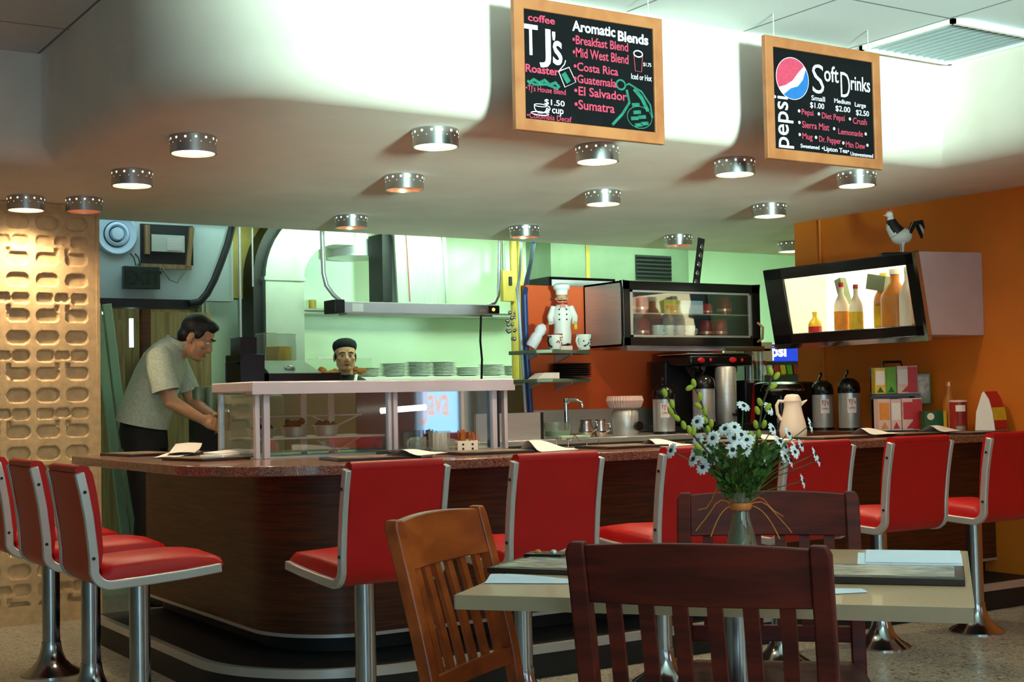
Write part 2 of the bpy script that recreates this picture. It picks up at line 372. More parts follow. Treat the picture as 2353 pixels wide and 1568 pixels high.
# side window in the orange wall with a lettered banner, seen mirrored in the display case glass
g = G()
for a, b in (((-.55, .55), (-.5, 1.7)), ((1.15, .55), (1.2, 1.7)), ((-.55, .55), (1.2, .6)), ((-.55, 1.65), (1.2, 1.7)), ((.3, .6), (.34, 1.65))): g.bb((WX+.03, a[0], a[1]), (WX+.1, b[0], b[1]))
o = struct('window_4', g, 'window', 'window in the orange side wall with a lettered banner')
obj('window_pane', G().bb((WX+.12, -.5, .6), (WX+.125, 1.15, 1.65)), 'glass', o)
bn = tag(obj('banner', G().bb((WX+.105, -.5, .75), (WX+.11, .3, 1.5)), 'banner'), 'sunlit blue banner with orange letters hanging in the side window', 'banner')
text(bn, 'Java', .42, (WX+.1, -.47, 1.0), 'bannertext', rot=(PI/2, 0, PI/2), sx=.75)

# soffit over the counter: vertical fascia, coved lower edge, flat underside
def soffit():
    R = .14; n = 8
    prof = [(0, ZC+.02), (0, ZS+R)]+[(R-R*math.cos(PI/2*i/n), ZS+R-R*math.sin(PI/2*i/n)) for i in range(1, n+1)]
    def path(o):
        P = [(-3.6, 6.35+o), (1.45+o, 6.35+o), (1.57+o-.02, 6.35+o-.0), (1.57+o, 6.35+o-.02), (1.57+o, 6.2+o), (1.57+o, 5.6)]
        r = .5
        for i in range(25):
            a = PI+PI/2*i/24; P.append((2.07+(r-o)*math.cos(a), 5.03+(r-o)*math.sin(a)))
        P += [(3.2, 4.53+o), (4.4, 4.53+o), (5.3+o, 4.53+o), (5.41+o-.01, 4.53+o), (5.41+o, 4.53+o-.01), (5.41+o, 4.3), (5.41+o, 2), (5.41+o, -4.15)]
        return P
    g = G(); g.strip([[(x, y, z) for x, y in path(o)] for o, z in prof])
    last = [(x, y, ZS) for x, y in path(R)]
    g.add(last+[(WX, -4.15, ZS), (WX, 6.6, ZS), (8.6, 6.6, ZS), (8.6, 8.17, ZS), (-3.6, 8.17, ZS)], [tuple(range(len(last)+5))])
    g.add([(-3.6, 8.17, ZS), (8.6, 8.17, ZS), (8.6, 8.17, ZC), (-3.6, 8.17, ZC)], [(0, 1, 2, 3)])
    return g
struct('ceiling_soffit', soffit(), 'plaster', 'dropped plaster soffit with a coved edge above the counter', smooth=True, ang=50)

# patterned block pillar at the left: one real relief surface
def relief():
    x0, x1, z0, z1 = 1.3, 2.17, 0, ZS-.002; nx, nz = 158, 410
    PX, PZ = .155, .31
    def sdb(px, pz, hx, hz, r):
        qx, qz = abs(px)-hx+r, abs(pz)-hz+r
        return math.hypot(max(qx, 0), max(qz, 0))+min(max(qx, qz), 0)-r
    vs = []
    for j in range(nz+1):
        z = z0+(z1-z0)*j/nz
        for i in range(nx+1):
            x = x0+(x1-x0)*i/nx; d = 1
            if .1 < z < 2.2 and x < 2.145:
                u = (x-2.065+PX/2) % PX-PX/2; k = math.floor((x-2.065+PX/2)/PX); v = (z-.02) % PZ
                sgn = 1 if k % 2 else -1
                d = min(sdb(u, v-.262, .058, .036, .034),
                        sdb(u+sgn*.014, v-.163, .043, .029, .022), sdb(u, v-.068, .058, .033, .030), sdb(u-sgn*.049, v-.108, .010, .016, .005),
                        sdb(u-sgn*.062, v-.166, .017, .024, .012), sdb(u-sgn*.062, v-.160, .024, .012, .008))
            t = min(1, max(0, .5-d/.008)); t = t*t*(3-2*t)
            vs.append((x, 7.62+.02*t, z))
    W = nx+1; fs = [(j*W+i, j*W+i+1, (j+1)*W+i+1, (j+1)*W+i) for j in range(nz) for i in range(nx)]
    g = G().add(vs, fs); g.bb((x0, 7.641, 0), (x1, 8.0, z1)); g.bb((x1, 7.612, 0), (x1+.018, 8.0, z1)); g.bb((-3.6, 7.63, 0), (x0, 8.0, z1))
    return g
struct('wall_block', relief(), 'block', 'tan patterned block pillar lit by the soffit lamps', smooth=True, ang=60)

# kitchen and hall shell
struct('wall_kitchen', G().bb((4.2, 10.4, 0), (11, 10.55, ZC)), 'green_wall', 'pale green back wall of the kitchen')
struct('wall_kitchen_side', G().bb((3.6, 9.9, 0), (4.3, 10.05, ZC)), 'green_wall', 'narrow pale green wall beside the hall doors')
struct('wall_kitchen_right', G().bb((10.6, 6.6, 0), (10.75, 10.4, ZC)), 'green_wall', 'pale green wall at the right of the kitchen')
struct('wall_kitchen_front', G().bb((WX+.15, 6.5, 0), (10.75, 6.6, ZC)), 'green_wall', 'wall closing the kitchen behind the orange wall')
struct('wall_hall_left', G().bb((1.85, 8.0, 0), (2.0, 10.1, ZC)), 'grey_wall', 'grey side wall of the hall behind the block pillar')
struct('wall_hall', G().bb((2.0, 8.8, 1.83), (3.42, 8.9, ZC)), 'grey_wall', 'grey-blue bulkhead above the hall opening with exit sign and diffuser')
struct('beam', G().bb((2.0, 8.74, 1.775), (3.16, 8.9, 1.83)), 'darkmetal', 'dark steel beam along the lower edge of the hall bulkhead')
struct('wall_hall_back', G().bb((2.0, 10.0, 0), (3.6, 10.1, ZC)), 'brown_door', 'dim brown wall at the end of the hall')
d = struct('door_1', G().bb((2.2, 9.5, 0), (2.90, 9.55, 1.74)), 'brown_door', 'left brown hall door with a light switch beside it')
obj('door_handle', G().cyl((2.30, 9.5, 1.43), (2.30, 9.47, 1.43), .012).bb((2.27, 9.46, 1.38), (2.33, 9.475, 1.48)), 'darkmetal', d)
d = struct('door_2', G().bb((3.08, 9.5, 0), (3.52, 9.55, 1.80)), 'brown_door', 'right brown hall door behind the man in the checked shirt')
obj('door_stop', G().bb((3.02, 9.49, 0), (3.08, 9.56, 1.83)), 'veneer', d)
struct('trim_glow', G().bb((2.93, 9.48, 1.55), (2.955, 9.5, 1.75)).bb((2.25, 9.3, 1.765), (2.75, 9.33, 1.78)), 'tubeblue', 'thin glowing strips put in for daylight at the hall door')  # self-glowing strips stand in for daylight at the door gap
struct('column_board', G().bb((3.79, 9.70, 1.92), (4.25, 9.8, ZC)).bb((3.70, 9.66, 1.92), (3.80, 9.8, ZC)), 'board', 'ochre board panel high between hall and duct', bev=.004)
struct('trim_2', G().bb((3.62, 9.87, 0), (3.64, 9.9, 1.92)), 'edge', 'metal corner trim on the pale green wall beside the doors')
struct('wall_partition', G().bb((4.58, 7.0, 0), (6.13, 7.06, 1.83)), 'redorange', 'red-orange half-height partition behind the coffee station', bev=.003)
struct('trim_3', G().bb((4.60, 6.98, .92), (6.12, 7.0, 1.07)), 'steel', 'steel splash strip along the foot of the red-orange partition')

# ------------------------------------------------------------------ ceiling fixture and soffit lamps
t = thing('ceiling_fixture', 'louvred fluorescent fixture in the white tile ceiling', 'ceiling light', (5.1, 4.2, ZC))
g = G()
for a, b in (((-.31, -.27), (.31, -.25)), ((-.31, .25), (.31, .27)), ((-.31, -.27), (-.29, .27)), ((.29, -.27), (.31, .27))): g.bb((a[0], a[1], -.02), (b[0], b[1], .0))
obj('frame', g, 'white', t)
g = G()
g.bb((-.29, -.25, -.006), (.29, .25, -.003))
for i in range(11): g.box((-.25+.05*i, 0, -.008), (.004, .5, .008), ry=.5)
obj('louvre', g, 'fixture', t)
obj('tube', G().cyl((-.26, -.275, -.014), (.28, -.275, -.014), .008), 'tubeblue', t)

def lamp(i, x, y, on, label):
    t = thing('ceiling_lamp', label, 'ceiling lamp', (x, y, ZS), 0, 'perforated chrome lamps under the soffit')
    if i == 0:
        r, h = .095, .072
        lamp.ring = G().lathe([(r-.004, 0), (r, -.002), (r, -h), (r-.006, -h), (r-.006, -.004)], n=40, capb=False, capt=False).mesh('ring', 'lampring')
        lamp.inner = G().lathe([(r-.007, -.05), (r-.007, -h+.002)], n=40, capb=False, capt=False).mesh('reflector', 'copper')
        lamp.lens = {k: G().lathe([(.0, -.066 if k else -.05), (r-.008, -.064 if k else -.046)], n=40, capb=False, capt=False).mesh('lens', m) for k, m in ((2, 'lamp_on'), (1, 'lamp_on'), (0, 'lamp_dim'))}
        g = G()
        for k in range(14):
            a = 2*PI*k/14
            for z, rad, da in ((-.016, .0055, 0), (-.034, .0018, .22)):
                c = Vector((math.cos(a+da)*(r+.0006), math.sin(a+da)*(r+.0006), z)); n = Vector((math.cos(a+da), math.sin(a+da), 0))
                g.cyl(c-n*.001, c, rad, n=8)
        lamp.holes = g.mesh('perforations', 'hole')
    obj('ring', lamp.ring, '', t); obj('reflector', lamp.inner, '', t); obj('lens', lamp.lens[on], '', t); obj('perforations', lamp.holes, '', t)
    if on:
        s = spot('lamp_light', (0, 0, -.075), (0, 0, -1), LAMP_W*(1.7 if on == 2 else 1), (1, .78, .50), math.radians(150), .9, .06); s.parent = t
LAMP_W = 44
for i, (x, y, on, lb) in enumerate((
 (2.78, 4.90, 1, 'lit chrome lamp in the front soffit row, left of the coffee board'),
 (3.595, 4.90, 1, 'lit chrome lamp in the front soffit row, just below the coffee board'),
 (4.395, 4.90, 1, 'lit chrome lamp in the front soffit row, between the two chalkboards'),
 (5.205, 4.90, 1, 'lit chrome lamp in the front soffit row, below the soft drinks board'),
 (3.214, 5.98, 0, 'amber chrome lamp in the middle soffit row, above the cook'),
 (4.42, 5.98, 1, 'chrome lamp in the middle soffit row, above the red-orange partition'),
 (5.626, 5.98, 1, 'chrome lamp in the middle soffit row, above the lit bottle cabinet'),
 (3.63, 7.43, 0, 'amber chrome lamp in the back soffit row, in front of the round drum duct'),
 (4.86, 7.43, 0, 'amber chrome lamp in the back soffit row, beside the blue hose'),
 (6.13, 7.43, 0, 'amber chrome lamp in the back soffit row, above the steel glass-door cabinet'),
 (7.19, 7.43, 1, 'chrome lamp half hidden by the back edge of the orange wall'),
 (1.961, 5.474, 1, 'lit chrome lamp at the rounded corner of the soffit'),
 (1.997, 6.41, 1, 'lit chrome lamp behind the corner one, above the left wing of the counter'),
 (1.756, 7.44, 2, 'brightest chrome lamp close to the patterned block pillar'),
 (2.038, 7.37, 0, 'amber chrome lamp beside the brightest one, at the pillar edge'),
)): lamp(i, x, y, on, lb)

# ------------------------------------------------------------------ hanging chalkboards
def board(label, x0, x1, z0, z1, y):
    w, h = x1-x0, z1-z0
    t = thing('chalkboard_sign', label, 'chalkboard', (x0, y, z0)); t.rotation_euler = (0, 0, 0)
    f = .045
    g = G()
    for poly in ([(0, 0), (w, 0), (w-f, f), (f, f)], [(w, 0), (w, h), (w-f, h-f), (w-f, f)], [(w, h), (0, h), (f, h-f), (w-f, h-f)], [(0, h), (0, 0), (f, f), (f, h-f)]): g.prism(poly, -.012, .012, 'xz')
    obj('frame', g, 'signwood', t, bev=.003)
    obj('writing_surface', G().bb((f-.004, -.003, f-.004), (w-f+.004, .006, h-f+.004)), 'chalkboard', t)
    for k in (.06, w-.06): obj('hanging_wire', G().cyl((k, 0, h-.01), (k, 0, ZC-z0), .0025, n=8), 'steel', t)
    W, H = w-2*f, h-2*f
    def at(fx, fz): return (f+fx*W, -.0042, h-f-fz*H)
    return t, W, H, at
def stroke(t, at, pts, r, m, name='chalk_drawing'):
    P = [Vector(at(*p)) for p in pts]
    return obj(name, G().tube([(p.x, -.0045, p.z) for p in P], r*.72, 6, flat=None).tf(Matrix.Scale(.25, 4, (0, 1, 0))@Matrix.Translation((0, -.012, 0))), m, t)
def ell(cx, cz, rx, rz, a0=0, a1=360, n=20): return [(cx+rx*math.cos(math.radians(a0+(a1-a0)*i/n)), cz+rz*math.sin(math.radians(a0+(a1-a0)*i/n))) for i in range(n+1)]
t, W, H, at = board('large coffee menu chalkboard hanging before the soffit', 2.745, 3.442, 2.134, 2.634, 4.25)
def chalk(rows):
    for body, x0, x1, z0, z1, m, bd in rows:
        p = at(x0, z1); text(t, body, .05, p, m, bold=bd, fit=((x1-x0)*W, (z1-z0)*H))
chalk((('coffee', .035, .235, .035, .105, 'ch_pink', .0010), ('T', .0, .105, .135, .415, 'ch_white', .0005), ('J', .115, .20, .155, .515, 'ch_white', .0005), ("'", .212, .235, .17, .25, 'ch_white', .001), ('s', .215, .285, .25, .475, 'ch_white', .0005),
 ('Roaster', .01, .255, .50, .575, 'ch_pink', .0012), ("\u2022TJ's House Blend", .01, .305, .69, .76, 'ch_pink', .0003), ('$1.50', .145, .295, .80, .86, 'ch_white', .0004), ('a cup', .155, .285, .88, .945, 'ch_white', .0004), ('\u2022Colombia Decaf', .015, .345, .94, .99, 'ch_pink', .0003),
 ('Aromatic', .365, .70, .035, .135, 'ch_white', .0012), ('Blends', .72, .965, .065, .165, 'ch_white', .0014),
 ('\u2022Breakfast Blend', .365, .80, .17, .255, 'ch_pink', .0008), ('\u2022Mid West Blend', .365, .80, .285, .375, 'ch_pink', .0008), ('\u2022Costa Rica', .37, .715, .42, .50, 'ch_pink', .0008), ('\u2022Guatemala', .37, .70, .535, .615, 'ch_pink', .0008), ('\u2022El Salvador', .37, .78, .645, .73, 'ch_pink', .0008), ('\u2022Sumatra', .37, .68, .77, .86, 'ch_pink', .0008),
 ('$1.75', .92, .985, .335, .375, 'ch_white', .0002), ('Iced or Hot', .82, .985, .455, .51, 'ch_white', .0002)))
stroke(t, at, ell(.115, .885, .045, .05, 0, 180)+[(.07, .86)], .003, 'ch_white'); stroke(t, at, ell(.115, .865, .045, .012), .002, 'ch_white'); stroke(t, at, ell(.11, .94, .065, .015), .0025, 'ch_white'); stroke(t, at, ell(.165, .885, .02, .022, -90, 90), .0025, 'ch_white')
stroke(t, at, [(.03, .68), (.07, .635), (.11, .66), (.15, .63), (.19, .665), (.23, .64), (.26, .68)], .009, 'ch_green'); stroke(t, at, [(.02, .655), (.08, .68), (.16, .665), (.25, .695)], .007, 'ch_green')
stroke(t, at, [(.255, .53), (.335, .48), (.385, .61), (.30, .67), (.255, .53), (.30, .46), (.31, .42)], .0028, 'ch_white'); stroke(t, at, [(.29, .54), (.33, .62)], .016, 'ch_green')
stroke(t, at, ell(.88, .26, .035, .03), .004, 'ch_white'); stroke(t, at, [(.845, .27), (.855, .43), (.905, .43), (.915, .27)], .0025, 'ch_pink')
stroke(t, at, ell(.735, .58, .035, .045)+[(.80, .56), (.9, .62), (.97, .74), (.985, .86)], .006, 'ch_green'); stroke(t, at, ell(.88, .87, .10, .105), .0028, 'ch_green'); stroke(t, at, [(.78, .62), (.80, .74), (.74, .86), (.66, .97)], .009, 'ch_green'); stroke(t, at, [(.84, .60), (.90, .68), (.95, .8)], .012, 'ch_green')
for (a, b) in ((.85, .76), (.86, .83), (.90, .87), (.84, .89), (.92, .93), (.87, .95)): stroke(t, at, [(a-.03, b), (a+.03, b-.012)], .010, 'ch_green')
t, W, H, at = board('smaller soft drinks chalkboard with round emblem hanging at the right', 3.988, 4.67, 2.123, 2.641, 4.25)
def disc(poly, m, y, nm): obj(nm, G().prism([(at(a, b)[0], at(a, b)[2]) for a, b in poly], -.0036-y, -.0034, 'xz'), m, t, smooth=False)
cx, cz, rx, rz = .19, .285, .155, .205
disc(ell(cx, cz, rx*1.03, rz*1.03, n=40), 'ch_white', .0002, 'emblem')
tp = ell(cx, cz, rx, rz, 150, 318, 24)   # upper cap, tilted
disc(tp+[(cx+.06, cz-.07), (cx-.0, cz+.02), (cx-.07, cz+.075)], 'ch_pink', .0006, 'emblem_field')
bt = ell(cx, cz, rx, rz, -32, 125, 24)
disc(bt+[(cx-.02, cz+.10), (cx+.05, cz+.07), (cx+.10, cz+.0)], 'ch_blue', .0006, 'emblem_field')
text(t, 'pepsi', .2, at(.185, .985), 'ch_white', rot=(PI/2, -PI/2, 0), bold=.0012, fit=(.51*H, .185*W))
chalk((('S', .385, .50, .105, .40, 'ch_white', -.0004), ('oft', .505, .65, .10, .265, 'ch_white', .0004), ('D', .67, .765, .145, .40, 'ch_white', -.0004), ('rinks', .775, .975, .165, .315, 'ch_white', .0004),
 ('Small', .37, .505, .425, .475, 'ch_white', .0003), ('$1.00', .355, .495, .495, .56, 'ch_white', .0003), ('Medium', .60, .765, .425, .47, 'ch_white', .0003), ('$2.00', .61, .76, .495, .56, 'ch_white', .0003), ('Large', .81, .925, .435, .495, 'ch_white', .0003), ('$2.50', .82, .955, .51, .575, 'ch_white', .0003),
 ('Pepsi', .27, .385, .575, .65, 'ch_pink', .0005), ('Diet Pepsi', .47, .70, .585, .665, 'ch_pink', .0005), ('Crush', .785, .93, .595, .66, 'ch_pink', .0005),
 ('Sierra Mist', .27, .54, .695, .765, 'ch_pink', .0005), ('Lemonade', .63, .885, .725, .785, 'ch_pink', .0005),
 ('Mug', .27, .37, .815, .895, 'ch_pink', .0005), ('Dr. Pepper', .435, .655, .825, .905, 'ch_pink', .0005), ('Mtn Dew', .705, .905, .85, .91, 'ch_pink', .0005),
 ('Sweetened', .25, .435, .925, .965, 'ch_white', .0003), ('\u2022Lipton Tea\u2022', .46, .735, .925, .985, 'ch_white', .0004), ('Unsweetened', .75, .985, .95, .99, 'ch_white', .0003)))
g = G()
for fx, fz in ((.245, .60), (.44, .605), (.755, .615), (.245, .715), (.59, .735), (.915, .75), (.245, .835), (.405, .845), (.68, .87), (.93, .865)):
    p = at(fx, fz); g.sph((p[0], p[1], p[2]), (.007, .001, .007), 10, 6)
obj('chalk_bullets', g, 'ch_white', t)

# ------------------------------------------------------------------ lunch counter
t = thing('lunch_counter', 'L-shaped lunch counter with speckled brown top and dark wood-grain base', 'counter', (1.86, 4.87, 0))
off = Matrix.Translation((-1.86, -4.87, 0))
def cpart(nm, g, m, **k): return obj(nm, g.tf(off), m, t, **k)
cpart('countertop', G().slab(Lpath(1.86, 4.87, .6, 6.98, WX-.004), Lpath(2.54, 5.62, .08, 6.98, WX-.004), .865, .905), 'laminate', bev=.004)
cpart('base_panel', G().slab(Lpath(2.2, 5.09, .4, 6.88, WX-.004), Lpath(2.45, 5.45, .15, 6.88, WX-.004), .20, .865), 'veneer')
cpart('metal_strip', G().slab(Lpath(2.196, 5.086, .404, 6.88, WX-.004), Lpath(2.3, 5.2, .3, 6.88, WX-.004), .198, .212), 'edge')
cpart('recess', G().slab(Lpath(2.28, 5.17, .33, 6.88, WX-.004), Lpath(2.45, 5.45, .15, 6.88, WX-.004), .13, .2), 'black')
cpart('foot_platform', G().slab(Lpath(1.93, 4.78, .62, 6.88, WX-.004), Lpath(2.45, 5.45, .15, 6.88, WX-.004), .0, .13), 'black')
cpart('platform_edging', G().slab(Lpath(1.924, 4.774, .626, 6.88, WX-.004), Lpath(1.955, 4.805, .595, 6.88, WX-.004), .1, .134), 'edge')

# ------------------------------------------------------------------ counter stools
def make_stool():
    t = thing('counter_stool', '', 'stool', (0, 0, 0), 0, 'red counter stools')
    cl = [(-.262, .925), (-.247, .86), (-.232, .78), (-.222, .70), (-.216, .64)]
    cl += [(-.156-.06*math.cos(a)+.0, .60-.06*math.sin(a)) for a in [PI/2*i/6 for i in range(1, 7)]]
    cl += [(-.05, .545), (.1, .555), (.235, .568)]
    def offs(d0, d1):
        out = []
        for i, p in enumerate(cl):
            a = Vector(cl[max(i-1, 0)]); b = Vector(cl[min(i+1, len(cl)-1)]); tn = (b-a).normalized(); nn = Vector((-tn.y, tn.x))
            out.append((Vector(p)+nn*d0, Vector(p)+nn*d1))
        return out
    for s in (-1, 1):
        g = G(); q = offs(-.016, .016)
        poly = [tuple(a) for a, b in q]+[tuple(b) for a, b in reversed(q)]
        g.prism(poly, s*.188-.011, s*.188+.011, 'yz'); r = obj('side_rail', g, 'rail', t, bev=.004)
        for yy, zz in ((-.246, .86), (-.218, .635)): obj('screw', G().cyl((s*.2005-s*.002, yy, zz), (s*.2025, yy, zz), .006, n=10), 'darkmetal', r)
    # back shell (rear, red) follows the rails from the top down under the seat
    q = offs(-.010, .004)[:11]
    rows = []
    for a, b in q: rows.append([(-.177, a.x, a.y), (-.09, a.x-.004, a.y), (0, a.x-.006, a.y), (.09, a.x-.004, a.y), (.177, a.x, a.y)])
    g = G().strip(rows)
    rows2 = [[(x, y+.006, z) for x, y, z in r] for r in rows]
    g.strip([list(reversed(r)) for r in rows2]); obj('back_shell', g, 'vinyl', t)
    # back cushion: padded roll over the top edge
    rows = []
    prof = [(-.268, .92, .0), (-.272, .938, .0), (-.255, .950, 0), (-.228, .945, 0), (-.212, .92, 0), (-.197, .85, .006), (-.184, .75, .010), (-.178, .66, .004), (-.185, .60, 0), (-.215, .60, 0)]
    for y, z, b in prof: rows.append([(x, y+b*(1-(x/.17)**2), z) for x in (-.174, -.13, -.06, 0, .06, .13, .174)])
    g = G().strip(rows); n = len(rows)
    for k in (0, 6): g.add([r[k] for r in rows], [tuple(range(n)) if k else tuple(reversed(range(n)))])
    obj('back_cushion', g, 'vinyl', t, ang=70)
    rows = []
    for y, z0, z1 in ((-.185, .56, .575), (-.18, .56, .595), (-.14, .552, .607), (0, .55, .616), (.14, .56, .62), (.215, .565, .614), (.243, .570, .60), (.25, .572, .585)):
        f = .176
        rows.append([(-f, y, z0), (-f, y, z1-.014), (-f+.014, y, z1), (0, y, z1+.006), (f-.014, y, z1), (f, y, z1-.014), (f, y, z0)])
    g = G().strip(rows, True)
    g.add(rows[0], [tuple(range(7))]); g.add(rows[-1], [tuple(reversed(range(7)))])
    obj('seat_cushion', g, 'vinyl', t, ang=85)
    obj('seat_bracket', G().lathe([(.07, .525), (.07, .545)]).box((0, 0, .54), (.3, .26, .012)), 'darkmetal', t)
    obj('post', G().cyl((0, 0, .1), (0, 0, .53), .037, n=32), 'post', t)
    obj('base_flare', G().lathe([(.128, 0), (.128, .006), (.118, .014), (.085, .034), (.06, .062), (.047, .095), (.041, .125), (.0405, .14)], n=40), 'post', t)
    return t
st = make_stool()
front = [(2.185, 'first red stool along the front of the counter, nearest the rounded corner'), (2.84, 'second red stool along the front, just right of the warm-toned chair'), (3.51, 'third red stool along the front, behind the flowers'),
         (4.145, 'fourth red stool along the front, mostly behind the white daisies'), (4.755, 'fifth red stool along the front, fully clear above the table end'), (5.40, 'sixth red stool along the front, nearest the orange wall')]
for i, (x, lb) in enumerate(front):
    if i == 0: st.location = (x, 4.41, 0); st['label'] = lb
    else: dup(st, (x, 4.41, 0), 0, lb)
for y, lb in ((4.93, 'red stool facing the left wing of the counter, closest to the rounded corner'), (5.55, 'middle red stool of the three facing the left wing'), (6.16, 'red stool facing the left wing, closest to the block pillar')):
    dup(st, (1.55, y, 0), -PI/2, lb)
# ------------------------------------------------------------------ dining chairs
def make_chair(m):
    t = thing('dining_chair', '', 'chair')
    hw, H = .2275, .885
    def back_y(z): # rake of the back
        k = max(0, (z-.43)/(H-.43)); return -.01-.105*k**1.25
    for s in (-1, 1):
        pts = [(s*(hw-.018), -.055, 0), (s*(hw-.018), -.02, .22)]+[(s*(hw-.018), back_y(z), z) for z in (.43, .55, .67, .78, .868)]
        g = G(); rows = []
        for x, y, z in pts:
            rows.append([(x-.0175, y-.017, z), (x+.0175, y-.017, z), (x+.0175, y+.017, z), (x-.0175, y+.017, z)])
        x, y, z = pts[-1]; rows.append([(x-.0175+(.008 if s < 0 else 0), y-.018, H), (x+.0175-(.008 if s > 0 else 0), y-.018, H), (x+.0175-(.008 if s > 0 else 0), y+.012, H), (x-.0175+(.008 if s < 0 else 0), y+.012, H)])
        g.strip(rows, True); g.add(rows[0], [(3, 2, 1, 0)]); g.add(rows[-1], [(0, 1, 2, 3)])
        obj('back_post', g, m, t, bev=.004)
    def rail(z0, z1, bow, th, arch=0):
        g = G(); rows = []; n = 10; x0 = hw-.034
        for i in range(n+1):
            x = -x0+2*x0*i/n; k = 1-(x/x0)**2; yb0, yb1 = back_y(z0)-bow*k, back_y(z1)-bow*k; zt = z1+arch*k
            rows.append([(x, yb0-th/2, z0), (x, yb0+th/2, z0), (x, yb1+th/2, zt), (x, yb1-th/2, zt)])
        g.strip(rows, True); g.add(rows[0], [(0, 1, 2, 3)]); g.add(rows[-1], [(3, 2, 1, 0)]); return g
    obj('top_rail', rail(.772, .879, .022, .022, .008), m, t, bev=.003)
    obj('lower_rail', rail(.505, .545, .012, .02), m, t, bev=.003)
    for i in range(6):
        x = -.150+.06*i; k = 1-(x/.19)**2; g = G()
        rows = []
        for z in (.54, .62, .70, .776):
            y = back_y(z)-(.012+.010*(z-.54)/.24)*k; rows.append([(x-.013, y-.006, z), (x+.013, y-.006, z), (x+.013, y+.006, z), (x-.013, y+.006, z)])
        g.strip(rows, True); obj('slat', g, m, t)
    g = G(); rows = []
    sh = [(-.19, -.0), (.19, -.0), (.215, .1), (.22, .30), (.20, .40), (.12, .425), (-.12, .425), (-.20, .40), (-.22, .30), (-.215, .1)]
    g.prism(sh, .435, .462); obj('seat', g, m, t, bev=.008, seg=3)
    for s in (-1, 1):
        obj('front_leg', G().prism([(-.016, -.016), (.016, -.016), (.016, .016), (-.016, .016)], 0, .437).tf(Matrix.Translation((s*.185, .375, 0))), m, t, bev=.003)
        obj('side_stretcher', G().bb((s*.187-.008, -.02, .19), (s*.187+.008, .37, .215)), m, t)
        obj('apron', G().bb((s*.19-.009, .0, .38), (s*.19+.009, .37, .437)), m, t)
    obj('front_apron', G().bb((-.18, .365, .38), (.18, .383, .437)), m, t)
    return t
ch = make_chair('cherry'); TD = Vector((.645, -.764)); TN = Vector((.764, .645))
ch.scale = (1.05, 1.0, 1.0); ch.location = (1.69, 1.985, 0); ch.rotation_euler = (0, 0, look(.79, .613)); ch['label'] = 'dark cherry slat-back chair in front of the table, its back to the viewer'
dup(ch, (2.49, 2.685, 0), look(-.673, -.74), 'dark cherry slat-back chair on the far side of the table, behind the flower vase')
c2 = make_chair('cherry_lit'); c2.location = (1.665, 2.755, 0); c2.rotation_euler = (0, 0, look(.54, -.84)); c2['label'] = 'cherry slat-back chair with warm light in its colour at the table end nearest the counter corner'

# ------------------------------------------------------------------ dining table and what lies on it
t = thing('dining_table', 'square table with beige laminate top on a steel pedestal', 'table', (2.11, 2.387, 0), math.atan2(-.767, .645))
obj('tabletop', G().bb((-.503, -.465, .722), (.503, .465, .75)), 'tabletop', t, bev=.002)
g = G()
for a, b in (((-.505, -.467), (.505, -.4645)), ((-.505, .4645), (.505, .467)), ((-.505, -.467), (-.5025, .467)), ((.5025, -.467), (.505, .467))): g.bb((a[0], a[1], .7205), (b[0], b[1], .7495))
obj('edge_band', g, 'tableedge', t)
obj('pedestal', G().cyl((0, 0, .03), (0, 0, .70), .036, n=28), 'post', t)
obj('mounting_plate', G().bb((-.2, -.2, .704), (.2, .2, .722)), 'darkmetal', t)
g = G()
for a in (0, PI/2): g.box((0, 0, .018), (.62, .06, .034), rz=a+PI/4)
obj('cross_foot', g, 'darkmetal', t, bev=.01)
def napkin(name, label, x, y, z, rz, L=.17, Wd=.15, peak=.03, m='paper', group='paper napkins on the counter'):
    o = None; g = G(); rows = []
    n = 12
    for i in range(n+1):
        u = i/n; r = []
        for j in range(n+1):
            v = j/n; tri = 1-.55*u
            h = peak*math.exp(-((v-.45)/.22)**2)*(1-.75*u)*(.35+.65*math.sin(PI*min(1, .25+u*.9)))
            r.append(((u-.5)*L, (v-.5)*Wd*tri, .0015+max(0, h)))
        rows.append(r)
    g.strip(rows); g.strip([[(a, b, c-.0012) for a, b, c in r] for r in rows])
    o = obj(name, g, m, loc=(x, y, z)); o.rotation_euler = (0, 0, rz); return tag(o, label, 'napkin', group)
def menu(label, x, y, z, rz, L=.36, Wd=.24, m2='menuin', group='menus laid out', n=3, th=.012):
    t = thing('menu', label, 'menu', (x, y, z), rz, group)
    obj('cover', G().bb((-L/2, -Wd/2, 0), (L/2, Wd/2, th)), 'menu', t, bev=.002)
    obj('printed_sheet', G().bb((-L/2+.02, -Wd/2+.02, th), (L/2-.02, Wd/2-.02, th+.0012)), m2, t)
    return t
TA = math.atan2(-.767, .645)
menu('dark framed photo menu lying at the right end of the dining table', 2.255, 2.095, .75, TA, .35, .22, 'photo', 'menus on the dining table', th=.016)
o = obj('napkin', G().box((0, 0, 0), (.225, .075, .006), rx=.26).box((.008, .006, .007), (.205, .07, .004), rx=.29), 'bluepaper', loc=(2.425, 2.160, .768)); o.rotation_euler = (0, 0, TA+.03)
tag(o, 'white folded napkin leaning behind the photo menu on the table', 'napkin', 'napkins on the dining table')
menu('photo menu lying at the left end of the dining table', 1.86, 2.66, .75, TA-.1, .34, .24, 'photo', 'menus on the dining table')
napkin('napkin', 'white folded napkin in front of the left menu on the table', 1.69, 2.515, .75, TA, .26, .12, .016, 'bluepaper', 'napkins on the dining table')
napkin('napkin', 'white napkin corner showing right of the dark front chair back', 2.02, 2.02, .75, TA+.3, .16, .12, .012, 'bluepaper', 'napkins on the dining table')
